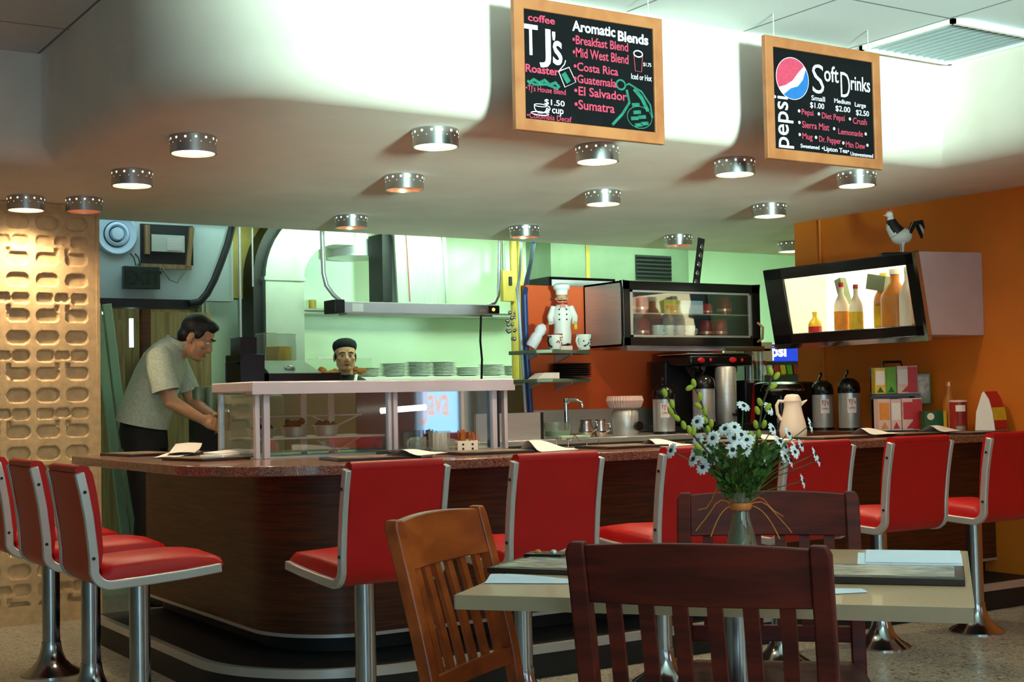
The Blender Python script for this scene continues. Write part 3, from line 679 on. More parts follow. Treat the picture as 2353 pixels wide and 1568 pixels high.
t = thing('condiment_caddy', 'small black condiment caddy at the far left table edge', 'caddy', (1.90, 2.835, .75), TA)
obj('tray', G().bb((-.05, -.035, 0), (.05, .035, .02)), 'blackgloss', t, bev=.004)
for x, m in ((-.022, 'amber'), (.018, 'steel')): obj('shaker', G().lathe([(.009, .016), (.010, .018), (.009, .022), (.005, .026), (.002, .027)], (x, 0, 0), 16), m, t)

# ------------------------------------------------------------------ vase of daisies
VX, VY = 2.13, 2.385
t = thing('flower_vase', 'glass vase of white daisies and budded twigs tied with raffia', 'flowers', (VX, VY, .75))
obj('vase', G().lathe([(.036, 0), (.043, .006), (.041, .03), (.030, .08), (.020, .12), (.019, .15), (.026, .175), (.024, .175), (.017, .15), (.018, .12), (.028, .08), (.038, .03), (.034, .008)], n=28, capb=True, capt=False), 'vaseglass', t)
g = G(); rng = random.Random(3)
for i in range(9):
    a = rng.uniform(0, 6.28); g.tube([(.022*math.cos(a), .022*math.sin(a), .02), (.006*math.cos(a+1), .006*math.sin(a+1), .12), (.008*math.cos(a+2), .008*math.sin(a+2), .17)], .0022, 6)
obj('stems', g, 'leaf', t)
g = G()
g.lathe([(.0215, .136), (.0245, .14), (.0245, .148), (.0215, .152)], n=20, capb=False, capt=False)
for sx, L, hgt, dz, bk in ((-1, .085, .018, -.055, 0), (-1, .075, .05, -.01, .03), (1, .10, .012, -.065, .02), (1, .065, .0, -.075, -.02), (-1, .055, .0, -.065, -.03), (1, .085, .02, -.03, .04)):
    rx, ry = .84*sx, -.54*sx
    g.tube([(rx*(.018+L*q)+.54*bk*q, ry*(.018+L*q)+.84*bk*q, .145+hgt*math.sin(PI*min(1, q*1.5))+dz*q**2.2) for q in (0, .15, .3, .45, .6, .75, .9, 1)], .0013, 6)
obj('raffia_bow', g, 'raffia', t)
# camera-side frame used only to spread the blooms naturally around the vase: r = to the right, b = back
RV = Vector((.84, -.54, 0)); BV = Vector((.54, .84, 0))
g = G()
for i in range(420):
    h = rng.uniform(.160, .275); rad = (h-.14)*.72*math.sqrt(rng.random())+.006; a = rng.uniform(0, 2*PI)
    c = Vector((math.cos(a)*rad, math.sin(a)*rad, h)); L = rng.uniform(.014, .03); wdt = L*.36
    d = Vector((math.cos(a)*rng.uniform(.2, 1), math.sin(a)*rng.uniform(.2, 1), rng.uniform(.1, 1))).normalized(); s = d.cross(Vector((rng.uniform(-1, 1), rng.uniform(-1, 1), .3))).normalized(); nn = d.cross(s)
    g.add([c, c+d*L*.5+s*wdt+nn*.003, c+d*L, c+d*L*.5-s*wdt+nn*.003, c+d*L*.5-nn*.002], [(0, 1, 4), (1, 2, 4), (2, 3, 4), (3, 0, 4)])
obj('foliage', g, 'leaf', t, kind='stuff', smooth=False)
pet = G(); n = 11
for i in range(n):
    a = 2*PI*i/n; d = Vector((math.cos(a), math.sin(a), 0)); s = Vector((-d.y, d.x, 0))
    pet.add([d*.0028, d*.010+s*.0042+Vector((0, 0, .0015)), d*.0165+s*.0022+Vector((0, 0, -.001)), d*.0165-s*.0022+Vector((0, 0, -.001)), d*.010-s*.0042+Vector((0, 0, .0015))], [(0, 1, 2, 3, 4)])
pm = pet.mesh('daisy', 'petal', smooth=False); cm = G().sph((0, 0, .0016), (.0045, .0045, .003), 12, 6).mesh('daisy_eye', 'eyef')
S = .00105   # metres per photo pixel at the vase, used for the measured bloom spread
blooms = [(1565, 1043), (1613, 1062), (1622, 1050), (1636, 1053), (1655, 1060), (1660, 1052), (1627, 1022), (1652, 1017), (1632, 985), (1626, 982), (1681, 998), (1696, 994), (1703, 1036), (1706, 1026), (1716, 1012), (1723, 1022), (1728, 1035), (1730, 950), (1786, 957), (1777, 1000), (1800, 1028), (1822, 1012), (1812, 1040), (1824, 1050), (1805, 1060), (1815, 1068), (1770, 1073), (1850, 1038), (1869, 1056), (1885, 1071), (1868, 994), (1850, 1115), (1632, 1080), (1690, 1042), (1715, 1045), (1834, 1042), (1640, 1046), (1697, 1018), (1740, 1015)]
sg = G()
for k, (u, v) in enumerate(blooms):
    r = (u-1712)*S; z = (1160-v)*S+.15; b = rng.uniform(-.07, .06)*(1-abs(r)/.3)
    p = RV*r+BV*b+Vector((0, 0, z))
    nd = (RV*r*2.2+BV*(-.16)+Vector((0, 0, .10))+Vector((rng.uniform(-.08, .08), rng.uniform(-.08, .08), rng.uniform(-.04, .06)))).normalized()
    q = nd.to_track_quat('Z', 'Y'); o = bpy.data.objects.new('daisy', pm); link(o, t); o.location = p; o.rotation_mode = 'QUATERNION'; o.rotation_quaternion = q
    sc = rng.uniform(.95, 1.2); o.scale = (sc, sc, sc); link(bpy.data.objects.new('daisy_eye', cm), o)
    mid = RV*r*.45+BV*b*.5+Vector((0, 0, .15+(z-.15)*.62)); sg.tube([(0, 0, .15), mid, p-nd*.002], .0012, 5)
obj('daisy_stems', sg, 'leaf', t)
def branch(pts, buds):
    P = [RV*((u-1712)*S)+BV*b+Vector((0, 0, (1160-v)*S+.15)) for u, v, b in pts]
    o = obj('twig', G().tube(P, [.0024]*(len(P)-1)+[.0014], 6), 'twig', t)
    for u, v, ang in buds:
        bb = pts[min(range(len(pts)), key=lambda i: abs(pts[i][0]-u)+abs(pts[i][1]-v))][2]
        obj('bud', G().sph(RV*((u-1712)*S)+BV*bb+Vector((0, 0, (1160-v)*S+.15)), (.0062, .005, .0105), 10, 8, rot=(0, ang, -.57)), 'bud', o)
branch([(1712, 1160, 0), (1660, 1070, -.02), (1610, 1010, -.03), (1580, 975, -.03), (1560, 935, -.03), (1551, 918, -.03)], [(1551, 918, -.3), (1566, 942, -.3), (1563, 958, -.6), (1575, 972, -.8), (1590, 988, -.3), (1602, 998, -.3), (1611, 1001, .2), (1620, 1035, -.9)])
branch([(1712, 1160, 0), (1690, 1080, .02), (1668, 1020, .03), (1652, 985, .03), (1640, 955, .03), (1632, 925, .03), (1622, 908, .03)], [(1612, 908, 1.1), (1621, 898, -.2), (1634, 928, -.1), (1630, 948, -.9), (1644, 960, -.1), (1644, 978, -.6), (1657, 987, 0), (1650, 1000, -.2), (1672, 1040, -.3)])
branch([(1712, 1160, 0), (1740, 1070, .0), (1755, 1000, -.01), (1762, 950, -.01), (1780, 905, -.01), (1790, 870, -.01)], [(1783, 876, -.3), (1796, 886, .7), (1788, 908, 1.0), (1758, 942, -.4), (1752, 960, -.3), (1775, 953, .7), (1748, 990, -.2), (1766, 990, .3), (1738, 1013, -.3), (1754, 1010, 0), (1746, 1035, .1), (1763, 1033, .5), (1748, 1052, .2)])

# ------------------------------------------------------------------ on the counter
CZ = .905
for x, y, rz, lb in ((2.62, 5.22, -.12, 'dark menu on the counter directly behind the first front stool'), (3.22, 5.28, -.05, 'dark menu on the counter left of the peaked napkin'), (3.95, 5.24, 0, 'dark menu on the counter in front of the small wire rack'),
                     (4.62, 5.24, .0, 'dark menu on the counter left of the white carafe'), (5.28, 5.20, 0, 'dark menu on the counter in front of the white carafe'), (5.86, 5.20, 0, 'dark menu on the counter in front of the tea boxes'), (6.16, 4.985, .0, 'dark menu at the right end of the counter by the red tin')):
    menu(lb, x, y, CZ, rz, .36 if x < 6 else .3, .26 if x < 6 else .18, 'menuin', 'menus along the counter')
for x, y, rz, lb, pk in ((2.83, 5.20, .4, 'napkin lying on the menu behind the first front stool', .02), (3.56, 5.30, .1, 'tall peaked napkin in front of the display case right end', .042), (4.20, 5.24, .1, 'peaked napkin right of the small wire rack', .03),
                         (4.93, 5.30, .1, 'napkin half hidden by the white daisies', .028), (5.60, 5.22, .05, 'napkin on the counter right of the white carafe', .028), (6.10, 5.19, .05, 'napkin on the counter in front of the green tea box', .028)):
    napkin('napkin', lb, x, y-.03, CZ+.014 if x < 3 or x > 5.5 else CZ, rz, .27, .22, pk*1.45)
menu('dark menu at the far end of the left counter wing', 2.12, 6.72, CZ, .1, .26, .36, 'menuin', 'menus on the left wing')
menu('dark menu on the left wing nearest the rounded corner', 2.16, 5.86, CZ, .2, .28, .34, 'menuin', 'menus on the left wing')
o = obj('napkin', G().box((0, 0, .006), (.50, .10, .012)).box((.02, .01, .016), (.44, .085, .006), rx=.06), 'paper', loc=(2.27, 5.90, CZ+.0135), bev=.002); o.rotation_euler = (0, 0, .87)
tag(o, 'long folded napkin on the left wing nearest the rounded corner', 'napkin', 'napkins on the left wing')
for k, (x, y, rz, z, L, lb) in enumerate(((2.20, 6.42, 1.02, 0, .5, 'lower long newspaper sheet lying on the left wing'), (2.30, 6.58, 1.15, .012, .46, 'curled newspaper sheet on top of the lower one on the left wing'))):
    g = G(); rows = []
    for i in range(10):
        u = i/9; rows.append([(-L/2+L*u, -.065+.13*v/4, .004+(.012+.02*k)*u**2.2+.003*math.sin(6*u+v)) for v in range(5)])
    g.strip(rows); g.strip([[(a, b, c-.003) for a, b, c in r] for r in rows])
    o = obj('newspaper', g, 'paper', loc=(x, y, CZ+z)); o.rotation_euler = (0, 0, rz); tag(o, lb, 'newspaper', 'papers on the left wing')
# serving pieces in front of the case
tag(obj('check_tray', G().bb((-.11, -.06, 0), (.11, .06, .022)), 'menu', loc=(2.93, 5.50, CZ), bev=.004), 'small dark brown tray against the display case', 'tray')
t = thing('glass_mug', 'glass mug with a handle in front of the display case', 'mug', (3.02, 5.53, CZ))
obj('body', G().lathe([(.033, 0), (.036, .004), (.038, .075), (.035, .075), (.033, .01)], n=24, capt=False), 'jar', t)
obj('handle', G().tube([(-.034, -.012, .066), (-.06, -.02, .062), (-.066, -.022, .04), (-.058, -.02, .018), (-.034, -.012, .014)], .006, 8), 'jar', t)
t = thing('sugar_jar', 'ribbed glass jar of white packets beside the dotted caddy', 'jar', (3.13, 5.53, CZ))
g = G(); rows = []
for z, r in ((0, .042), (.006, .046), (.04, .047), (.085, .048), (.1, .050)):
    rows.append([((r+.0022*math.cos(16*2*PI*i/96))*math.cos(2*PI*i/96), (r+.0022*math.cos(16*2*PI*i/96))*math.sin(2*PI*i/96), z) for i in range(96)])
g.strip(rows, True); g.add(rows[0], [tuple(range(96))]); obj('body', g, 'jar', t)
g = G()
for i in range(9): g.box((-.02+.005*i, 0, .052), (.0025, .05, .075), rz=.1*(i % 3))
obj('packets', g, 'paper', t)
t = thing('sugar_caddy', 'small white dotted caddy filled with brown sugar sticks', 'caddy', (3.255, 5.50, CZ), -.35)
g = G().bb((-.045, -.034, 0), (.045, .034, .006))
for s in (-1, 1): g.bb((-.045, s*.034-.002, 0), (.045, s*.034+.002, .052)); g.bb((s*.045-.002, -.034, 0), (s*.045+.002, .034, .052))
bx = obj('holder', g, 'cream', t, bev=.001)
g = G()
for i in range(2):
    for j in range(2): g.cyl((-.022+.044*i, -.0365, .016+.02*j), (-.022+.044*i, -.037, .016+.02*j), .0055, n=10); g.cyl((-.0475, -.012+.024*i, .016+.02*j), (-.048, -.012+.024*i, .016+.02*j), .0055, n=10)
obj('dots', g, 'darkmetal', bx)
g = G()
for i in range(16):
    x, y = rng.uniform(-.036, .036), rng.uniform(-.024, .024); g.tube([(x, y, .006), (x+rng.uniform(-.012, .012), y, rng.uniform(.075, .105))], .0042, 6)
obj('sticks', g, 'straw', t)
t = thing('wire_rack', 'small green-handled wire rack on the counter', 'rack', (3.88, 5.50, CZ), .0)
g = G()
for y in (-.05, .05):
    g.tube([(-.09, y, .004), (-.09, y, .04), (.09, y, .04), (.09, y, .004)], .003, 6)
for x in (-.06, -.02, .02, .06): g.tube([(x, -.05, .04), (x, .05, .04)], .002, 6)
g.tube([(-.08, -.05, .03), (-.05, -.05, .06), (-.02, -.05, .03)], .003, 6); obj('frame', g, 'chrome', t)
obj('bar', G().bb((-.07, .03, .042), (.1, .06, .056)), 'ladder', t, bev=.003)
t = thing('thermal_carafe', 'white thermal carafe standing on the back of the counter', 'carafe', (5.33, 5.53, CZ))
obj('body', G().lathe([(.066, 0), (.072, .01), (.074, .04), (.066, .085), (.054, .13), (.047, .165), (.046, .185), (.049, .195)], n=36), 'cream', t)
obj('lid', G().lathe([(.049, .196), (.046, .206), (.040, .222), (.030, .232), (0, .235)], n=32), 'cream', t)
obj('spout', G().prism([(.03, .185), (.082, .204), (.078, .196), (.045, .165)], -.012, .012, 'xz'), 'cream', t, bev=.004)
obj('handle', G().tube([(-.045, 0, .195), (-.075, 0, .198), (-.088, 0, .175), (-.084, 0, .13), (-.064, 0, .095)], .009, 10), 'cream', t)
t.rotation_euler = (0, 0, -.5)

# ------------------------------------------------------------------ glass display case at the back of the counter
CX0, CX1, CY0, CY1 = 2.29, 3.585, 5.66, 6.10
t = thing('display_case', 'glass-fronted steel display case standing on the back edge of the counter', 'display case', (CX0, CY0, 0)); offc = Matrix.Translation((-CX0, -CY0, 0))
def kp(nm, g, m, p=None, **k): return obj(nm, g.tf(offc), m, p or t, **k)
kp('top_shelf', G().bb((CX0-.02, CY0-.03, 1.196), (CX1+.02, CY1+.03, 1.242)), 'satin', bev=.006)
kp('top_lip', G().bb((CX0-.022, CY0-.034, 1.186), (CX1+.022, CY0-.026, 1.214)), 'satin')
for x, wd in ((CX0+.012, .022), (CX0+.055, .03), (CX0+.655, .018), (CX0+.685, .022), (CX1-.075, .026), (CX1-.012, .02)): kp('post', G().bb((x-wd/2, CY0-.004, CZ), (x+wd/2, CY0+.024, 1.196)), 'satin', bev=.003)
for x in (CX0+.01, CX1-.01): kp('rear_post', G().bb((x-.012, CY1-.024, .60), (x+.012, CY1, 1.196)), 'steel')
for x0, x1 in ((CX0+.07, CX0+.646), (CX0+.696, CX1-.088)): kp('glass_pane', G().bb((x0, CY0+.008, CZ+.012), (x1, CY0+.013, 1.19)), 'caseglass')
kp('end_glass', G().bb((CX0+.004, CY0+.03, CZ), (CX0+.009, CY1-.03, 1.19)), 'caseglass')
kp('floor_pan', G().bb((CX0, CY0+.02, CZ-.035), (CX1, CY1, CZ+.008)), 'steel')
kp('case_base', G().bb((CX0, 5.64, 0), (CX1, CY1, CZ-.04)), 'greycab')
kp('back_panel', G().bb((CX0+.69, CY1-.03, CZ), (CX1-.02, CY1-.02, 1.19)), 'blackgloss')
kp('side_panel', G().bb((CX1-.088, CY0+.03, CZ), (CX1-.03, CY0+.05, 1.19)), 'blackgloss')
kp('middle_shelf', G().bb((CX0+.03, CY0+.06, .985), (CX0+.66, CY1-.06, .993)), 'steel')
g = G(); zc = 1.085
g.tube([(CX0+.03, CY0+.30, zc), (CX0+.66, CY0+.30, zc)], .004, 6); g.tube([(CX0+.40, CY0+.3, zc), (CX0+.52, CY0+.3, 1.03), (CX0+.65, CY0+.3, zc)], .004, 6)
g.tube([(CX0+.42, CY0+.28, .97), (CX0+.52, CY0+.28, .92), (CX0+.65, CY0+.28, .985)], .005, 6)
for x in (CX0+.36, CX0+.5): g.bb((x-.014, CY0+.29, CZ), (x+.014, CY0+.30, 1.19))
kp('wire_support', g, 'steel')
kp('reflected_light', G().cyl((CX0+.74, CY0+.25, 1.10), (CX0+.98, CY0+.25, 1.112), .014), 'tube')  # glowing tube added as the ceiling light's reflection in the glass
def pan(x, y, r, h, lb, heap):
    p = thing('steel_pan', lb, 'pan', (x, y, .994), 0, 'pans in the display case')
    obj('bowl', G().lathe([(r*.8, 0), (r, h), (r+.006, h), (r+.004, h+.004), (r-.004, h), (r*.78, .003)], n=28, capt=False), 'steel', p)
    g = G(); rr = random.Random(int(x*1000))
    for i in range(22):
        a, q = rr.uniform(0, 6.28), rr.uniform(0, r*.75); g.sph((q*math.cos(a), q*math.sin(a), h*.7+rr.uniform(0, heap)), rr.uniform(.008, .016), 8, 6)
    obj('contents', g, 'darkmetal', p, kind='stuff')
pan(CX0+.12, CY0+.22, .065, .035, 'leftmost steel pan in the display case', .025); pan(CX0+.27, CY0+.2, .06, .04, 'middle steel pan heaped highest in the display case', .04); pan(CX0+.42, CY0+.18, .058, .045, 'right steel pan in the display case', .03)
# ------------------------------------------------------------------ coffee station along the red-orange partition
BZ = .915
t = thing('back_counter', 'steel-topped back counter below the red-orange partition', 'counter', (4.3, 6.35, 0))
ob = Matrix.Translation((-4.3, -6.35, 0))
obj('worktop', G().bb((3.75, 6.35, BZ-.03), (6.41, 6.98, BZ)).tf(ob), 'steel', t, bev=.003)
obj('cabinet_body', G().bb((3.77, 6.38, 0), (6.40, 6.97, BZ-.03)).tf(ob), 'greycab', t)
t = thing('side_counter', 'short dark counter along the orange wall carrying the black airpots', 'counter', (5.92, 5.66, 0))
obj('worktop', G().bb((0, 0, BZ-.03), (.49, .68, BZ)), 'veneer', t)
obj('cabinet_body', G().bb((.02, .01, 0), (.49, .67, BZ-.03)), 'veneer', t)
# wall shelves
def shelf(z, lb):
    t = thing('wall_shelf', lb, 'shelf', (4.52, 6.72, z))
    obj('board', G().prism([(-.08, .27), (-.06, .0), (.02, -.05), (.40, .12), (.47, .2), (.47, .27)], 0, .022), 'greycab', t, bev=.003)
    for x in (.02, .26): obj('bracket', G().prism([(.27, 0), (.27, -.05), (.1, -.006), (.1, 0)], x-.006, x+.006, 'yz'), 'edge', t)
shelf(1.405, 'upper wall shelf with the chef figurine and two mugs'); shelf(1.235, 'lower wall shelf with a stack of dark plates')
# chef figurine
t = thing('chef_figurine', 'chef figurine in white coat and tall hat on the upper wall shelf', 'figurine', (4.745, 6.86, 1.427), -.5)
obj('stand', G().bb((-.055, -.045, 0), (.055, .045, .028)), 'pink', t, bev=.003)
g = G().lathe([(.047, .036), (.052, .05), (.055, .10), (.05, .14), (.052, .16), (.060, .20), (.055, .25), (.036, .275), (.02, .282)], n=24)
obj('coat', g, 'white', t); g2 = G()
for s in (-1, 1): g2.tube([(s*.05, -.005, .262), (s*.075, -.02, .20), (s*.07, -.045, .165)], [.02, .019, .017], 10)
obj('sleeve', g2, 'white', t)
obj('shoes', G().sph((-.025, -.02, .034), (.02, .035, .012), 12, 6).sph((.025, -.02, .034), (.02, .035, .012), 12, 6), 'blackgloss', t)
h = obj('head', G().sph((0, -.002, .312), (.034, .034, .04), 20, 14).sph((0, -.036, .312), (.008, .010, .008), 10, 6).sph((-.034, 0, .312), .008, 8, 6).sph((.034, 0, .312), .008, 8, 6), 'skin', t)
obj('moustache', G().sph((-.012, -.034, .300), (.014, .006, .004), 10, 6).sph((.012, -.034, .300), (.014, .006, .004), 10, 6), 'hair', h)
obj('hat', G().lathe([(.035, .335), (.037, .36), (.052, .375), (.050, .395), (.03, .405), (0, .408)], n=20), 'white', t)
obj('neckerchief', G().lathe([(.034, .274), (.036, .284), (.028, .289)], n=20, capb=False, capt=False).prism([(-.014, .275), (.014, .275), (.02, .245), (.0, .262), (-.02, .245)], -.052, -.046, 'xz'), 'red', t)
g = G()
for z in (.245, .215, .185):
    for s in (-1, 1): g.sph((s*.022, -.055, z), .005, 8, 6)
obj('buttons', g, 'blackgloss', t)
obj('bottle_held', G().lathe([(.010, .125), (.011, .15), (.004, .165), (.004, .175)], (.075, -.05, 0), 12), 'yellow', t)
def mug(lb, x, y, z, rz, rim, s=1.0, handle_m='white'):
    t = thing('coffee_mug', lb, 'mug', (x, y, z), rz, 'mugs on the upper wall shelf')
    obj('cup', G().lathe([(.030*s, 0), (.034*s, .004), (.044*s, .088*s), (.040*s, .088*s), (.030*s, .01)], n=28, capt=False), 'china', t)
    obj('handle', G().tube([(-.04*s, 0, .074*s), (-.066*s, 0, .07*s), (-.074*s, 0, .048*s), (-.060*s, 0, .022*s), (-.035*s, 0, .014)], .006*s, 8), handle_m, t)
    g = G(); rr = random.Random(int(x*99))
    for i in range(14):
        a = rr.uniform(-2.6, .2); zz = rr.uniform(.02, .07)*s; r = (.034+.010*zz/.088/s)*s+.0006; g.sph((r*math.cos(a), r*math.sin(a), zz), .0048, 8, 5)
    obj('painted_spots', g, 'red' if rim else 'darkmetal', t)
    if rim: obj('rim', G().lathe([(.0445*s, .084*s), (.0455*s, .09*s), (.040*s, .09*s)], n=28, capb=False, capt=False), 'redcan', t)
mug('mug with dark handle and red rim left of the chef figurine', 4.575, 6.69, 1.427, .35, True, 1.0, 'blackgloss'); mug('white mug with coloured marks right of the chef figurine', 4.83, 6.76, 1.427, .35, False, 1.05)
o = obj('ceramic_shaker', G().lathe([(.03, 0), (.034, .01), (.034, .07), (.028, .09), (.034, .105), (.03, .135), (.012, .155), (0, .157)], n=24), 'bluepaper', loc=(4.475, 6.80, 1.445)); o.rotation_euler = (0, .55, -.4)
tag(o, 'tilted white ceramic piece behind the dark-handled mug', 'ceramic')
for k in range(7):
    o = obj('dark_plate', G().lathe([(.05, 0), (.1, .005), (.122, .014), (.12, .016), (.095, .008), (0, .005)], n=32, capt=False), 'menu', loc=(4.80, 6.85, 1.257+.0125*k)); tag(o, 'dark brown plate in the stack on the lower wall shelf', 'plate', 'dark plates on the lower wall shelf')
tag(obj('napkin_box', G().prism([(-.08, 0), (.08, 0), (.08, .036), (-.03, .036)], -.05, .05, 'xz'), 'paper', loc=(4.555, 6.79, 1.257), bev=.002), 'small white box at the left of the lower wall shelf', 'box')
# faucet, bowl, pitchers, grinder
t = thing('faucet', 'tall chrome faucet in front of the red-orange partition', 'faucet', (4.565, 6.58, BZ))
obj('riser', G().cyl((0, 0, 0), (0, 0, .2), .012, n=16).lathe([(.022, 0), (.022, .01), (.012, .02)]), 'chrome', t)
obj('spout', G().tube([(0, 0, .19), (.01, -.02, .215), (.04, -.05, .215), (.06, -.07, .2), (.06, -.075, .17)], .010, 10), 'chrome', t)
obj('lever', G().bb((-.012, -.012, .2), (.012, .012, .225)), 'chrome', t, bev=.003)
t = thing('sink_divider', 'steel splash guard beside the sink at the left end of the back counter', 'splash guard', (4.2, 6.45, BZ))
obj('panel', G().bb((-.32, 0, 0), (.10, .02, .15)), 'steel', t); obj('end_panel', G().bb((.1, 0, 0), (.12, .4, .15)), 'darkmetal', t)
t = thing('glass_bowl', 'square clear glass jar beside the faucet', 'jar', (4.45, 6.50, BZ))
obj('body', G().lathe([(.07, 0), (.078, .01), (.082, .09), (.077, .09), (.072, .012)], n=32, capt=False), 'jar', t); obj('contents', G().lathe([(.066, .012), (.070, .04), (0, .045)], n=24), 'ladder', t)
for x, y, s, r, lb in ((4.66, 6.52, 1.0, .5, 'steel milk pitcher lying beside the faucet'), (4.735, 6.48, .85, -.2, 'smaller steel milk pitcher beside the grinder')):
    t = thing('milk_pitcher', lb, 'pitcher', (x, y, BZ), -.9, 'steel milk pitchers')
    obj('body', G().lathe([(.034*s, 0), (.042*s, .008), (.045*s, .04), (.034*s, .08), (.036*s, .10), (.033*s, .1), (.031*s, .08), (.04*s, .04)], n=28, capt=False), 'copperpot', t)
    obj('handle', G().tube([(.034*s, 0, .09*s), (.065*s, 0, .088*s), (.068*s, 0, .05*s), (.042*s, 0, .03*s)], .005, 8), 'copperpot', t)
t = thing('coffee_grinder', 'steel canister grinder topped with a stack of white coffee filters', 'grinder', (4.975, 6.56, BZ))
obj('body', G().lathe([(.075, 0), (.078, .006), (.078, .14), (.07, .15)], n=32), 'steel', t)
obj('knob', G().cyl((.03, -.074, .055), (.03, -.10, .055), .028, n=20), 'blackgloss', t)
g = G(); rows = []
for z, r in ((.152, .06), (.165, .092), (.205, .108), (.232, .10)): rows.append([(r*(1+.035*(i % 2))*math.cos(2*PI*i/80), r*(1+.035*(i % 2))*math.sin(2*PI*i/80), z) for i in range(80)])
g.strip(rows, True); g.add(rows[-1], [tuple(range(80))]); obj('paper_filters', g, 'pink', t, smooth=False)
# airpots
def airpot(x, y, z, lb, h=.28, r=.062, label_m=True, big=False):
    t = thing('airpot', lb, 'airpot', (x, y, z), FACECAM, 'airpots of coffee')
    obj('body', G().lathe([(r-.004, .0), (r, .012), (r, h*.73)], n=36), 'steel', t)
    obj('base_ring', G().lathe([(r+.003, 0), (r+.003, .014), (r, .016)], n=36), 'blackgloss', t)
    obj('head', G().lathe([(r+.003, h*.72), (r+.004, h*.8), (r-.004, h*.92), (r*.5, h), (0, h+.004)], n=32), 'blackgloss', t)
    obj('pump_spout', G().prism([(-.03, h*.80), (-.098, h*.80), (-.102, h*.74), (-.09, h*.74), (-.085, h*.775), (-.03, h*.76)], -.014, .014, 'yz'), 'blackgloss', t, bev=.003)
    obj('carry_handle', G().tube([(0, r, h*.85), (0, r+.02, h*1.05), (0, r*.4, h*1.14)], .008, 8, flat=1.6), 'blackgloss', t)
    if label_m:
        g = G(); rows = []
        for zz in (h*.34, h*.63): rows.append([((r+.001)*math.sin(a), -(r+.001)*math.cos(a), zz) for a in [-.42+.84*i/8 for i in range(9)]])
        lbm = obj('paper_label', g.strip(rows), 'paper', t)
        text(lbm, "TJ's", .034, (0, -r-.0022, h*.52), 'ch_pink', align='CENTER'); text(lbm, 'coffee', .017, (0, -r-.0022, h*.42), 'red', align='CENTER')
airpot(5.235, 6.52, BZ, 'steel airpot alone at the left, beside the coffee grinder', .29, .066)
airpot(5.53, 6.50, BZ+.05, 'steel airpot standing under the left head of the coffee brewer', .30, .068, False)
airpot(6.18, 6.15, BZ, 'left steel airpot of the pair beside the tea boxes', .30, .064); airpot(6.18, 5.93, BZ, 'right steel airpot of the pair beside the tea boxes', .31, .064)
# brewer with two heads
t = thing('coffee_brewer', 'twin coffee brewer with red lights and tall steel columns', 'coffee brewer', (5.70, 6.72, BZ))
obj('base_plate', G().bb((-.29, -.27, 0), (.30, .16, .045)), 'blackgloss', t, bev=.006)
obj('rear_column', G().bb((-.27, .02, .045), (.28, .16, .44)), 'darkmetal', t, bev=.01)
obj('brew_head', G().bb((-.25, -.20, .405), (.26, .1, .475)), 'blackgloss', t, bev=.015); obj('top_plate', G().bb((-.25, -.2, .476), (.26, .12, .486)), 'chrome', t, bev=.003)
for x in (-.135, .12):
    obj('funnel', G().lathe([(.03, .33), (.065, .375), (.068, .405)], (x, -.11, 0), 28), 'blackgloss', t)
    obj('light_oval', G().sph((x-.03, -.202, .442), (.03, .006, .017), 18, 10), 'red', t); obj('light_small', G().sph((x+.045, -.202, .442), (.011, .005, .012), 12, 8), 'red', t)
t = thing('coffee_urn', 'tall polished steel column urn of the coffee station', 'urn', (5.735, 6.53, BZ+.046))
obj('body', G().lathe([(.062, 0), (.066, .008), (.066, .345), (.058, .355), (0, .358)], n=36), 'steel', t); obj('tap', G().cyl((0, -.066, .06), (0, -.1, .06), .012).cyl((0, -.095, .06), (0, -.095, .09), .006), 'blackgloss', t)
t = thing('sight_glass_urn', 'glass-tubed tea urn with red marks right of the brewer', 'urn', (6.15, 6.76, BZ))
obj('body', G().bb((-.09, -.05, 0), (.09, .1, .32)), 'darkmetal', t, bev=.01); obj('top_cap', G().bb((-.10, -.09, .505), (.10, .02, .52)), 'blackgloss', t)
for x in (-.055, .035):
    obj('glass_tube', G().cyl((x, -.06, .30), (x, -.06, .505), .024, n=24), 'jar', t); obj('tube_rod', G().cyl((x+.0, -.082, .30), (x, -.082, .505), .004, n=8), 'chrome', t); obj('red_mark', G().sph((x+.012, -.084, .43), (.018, .004, .014), 12, 8), 'red', t)
obj('drip_front', G().prism([(-.06, .0), (.06, .0), (.02, .3), (-.02, .3)], -.07, -.05, 'xz'), 'red', t)
# black decanter / drip machine and soda machine
t = thing('black_brewer', 'bulky black drip brewer with chrome rim behind the white carafe', 'coffee brewer', (6.13, 6.40, BZ))
obj('body', G().bb((-.16, -.10, 0), (.16, .15, .30)), 'blackgloss', t, bev=.03, seg=3); obj('hood', G().lathe([(.12, .22), (.135, .25), (.12, .285), (.06, .30), (0, .302)], (-.10, -.06, 0), 32), 'blackgloss', t)
obj('chrome_rim', G().lathe([(.136, .243), (.139, .25), (.136, .257)], (-.10, -.06, 0), 36, capb=False, capt=False), 'chrome', t); obj('drip_leg', G().bb((-.2, -.13, .0), (-.18, -.11, .08)), 'chrome', t)
t = thing('soda_machine', 'soda dispenser with blue lit sign and a row of flavour tabs', 'soda dispenser', (7.02, 7.36, 0)); t.rotation_euler = (0, 0, -.35)
obj('cabinet', G().bb((-.30, 0, 0), (.30, .4, 1.50)), 'blackgloss', t, bev=.01)
obj('pale_panel', G().bb((-.24, -.034, 1.375), (-.10, -.0, 1.51)), 'pink', t)
sg = obj('lit_sign', G().bb((-.10, -.02, 1.372), (.12, 0, 1.485)), 'sodalit', t, bev=.01); text(sg, 'psi', .115, (-.105, -.022, 1.41), 'sodawhite', sx=.95, bold=.004)
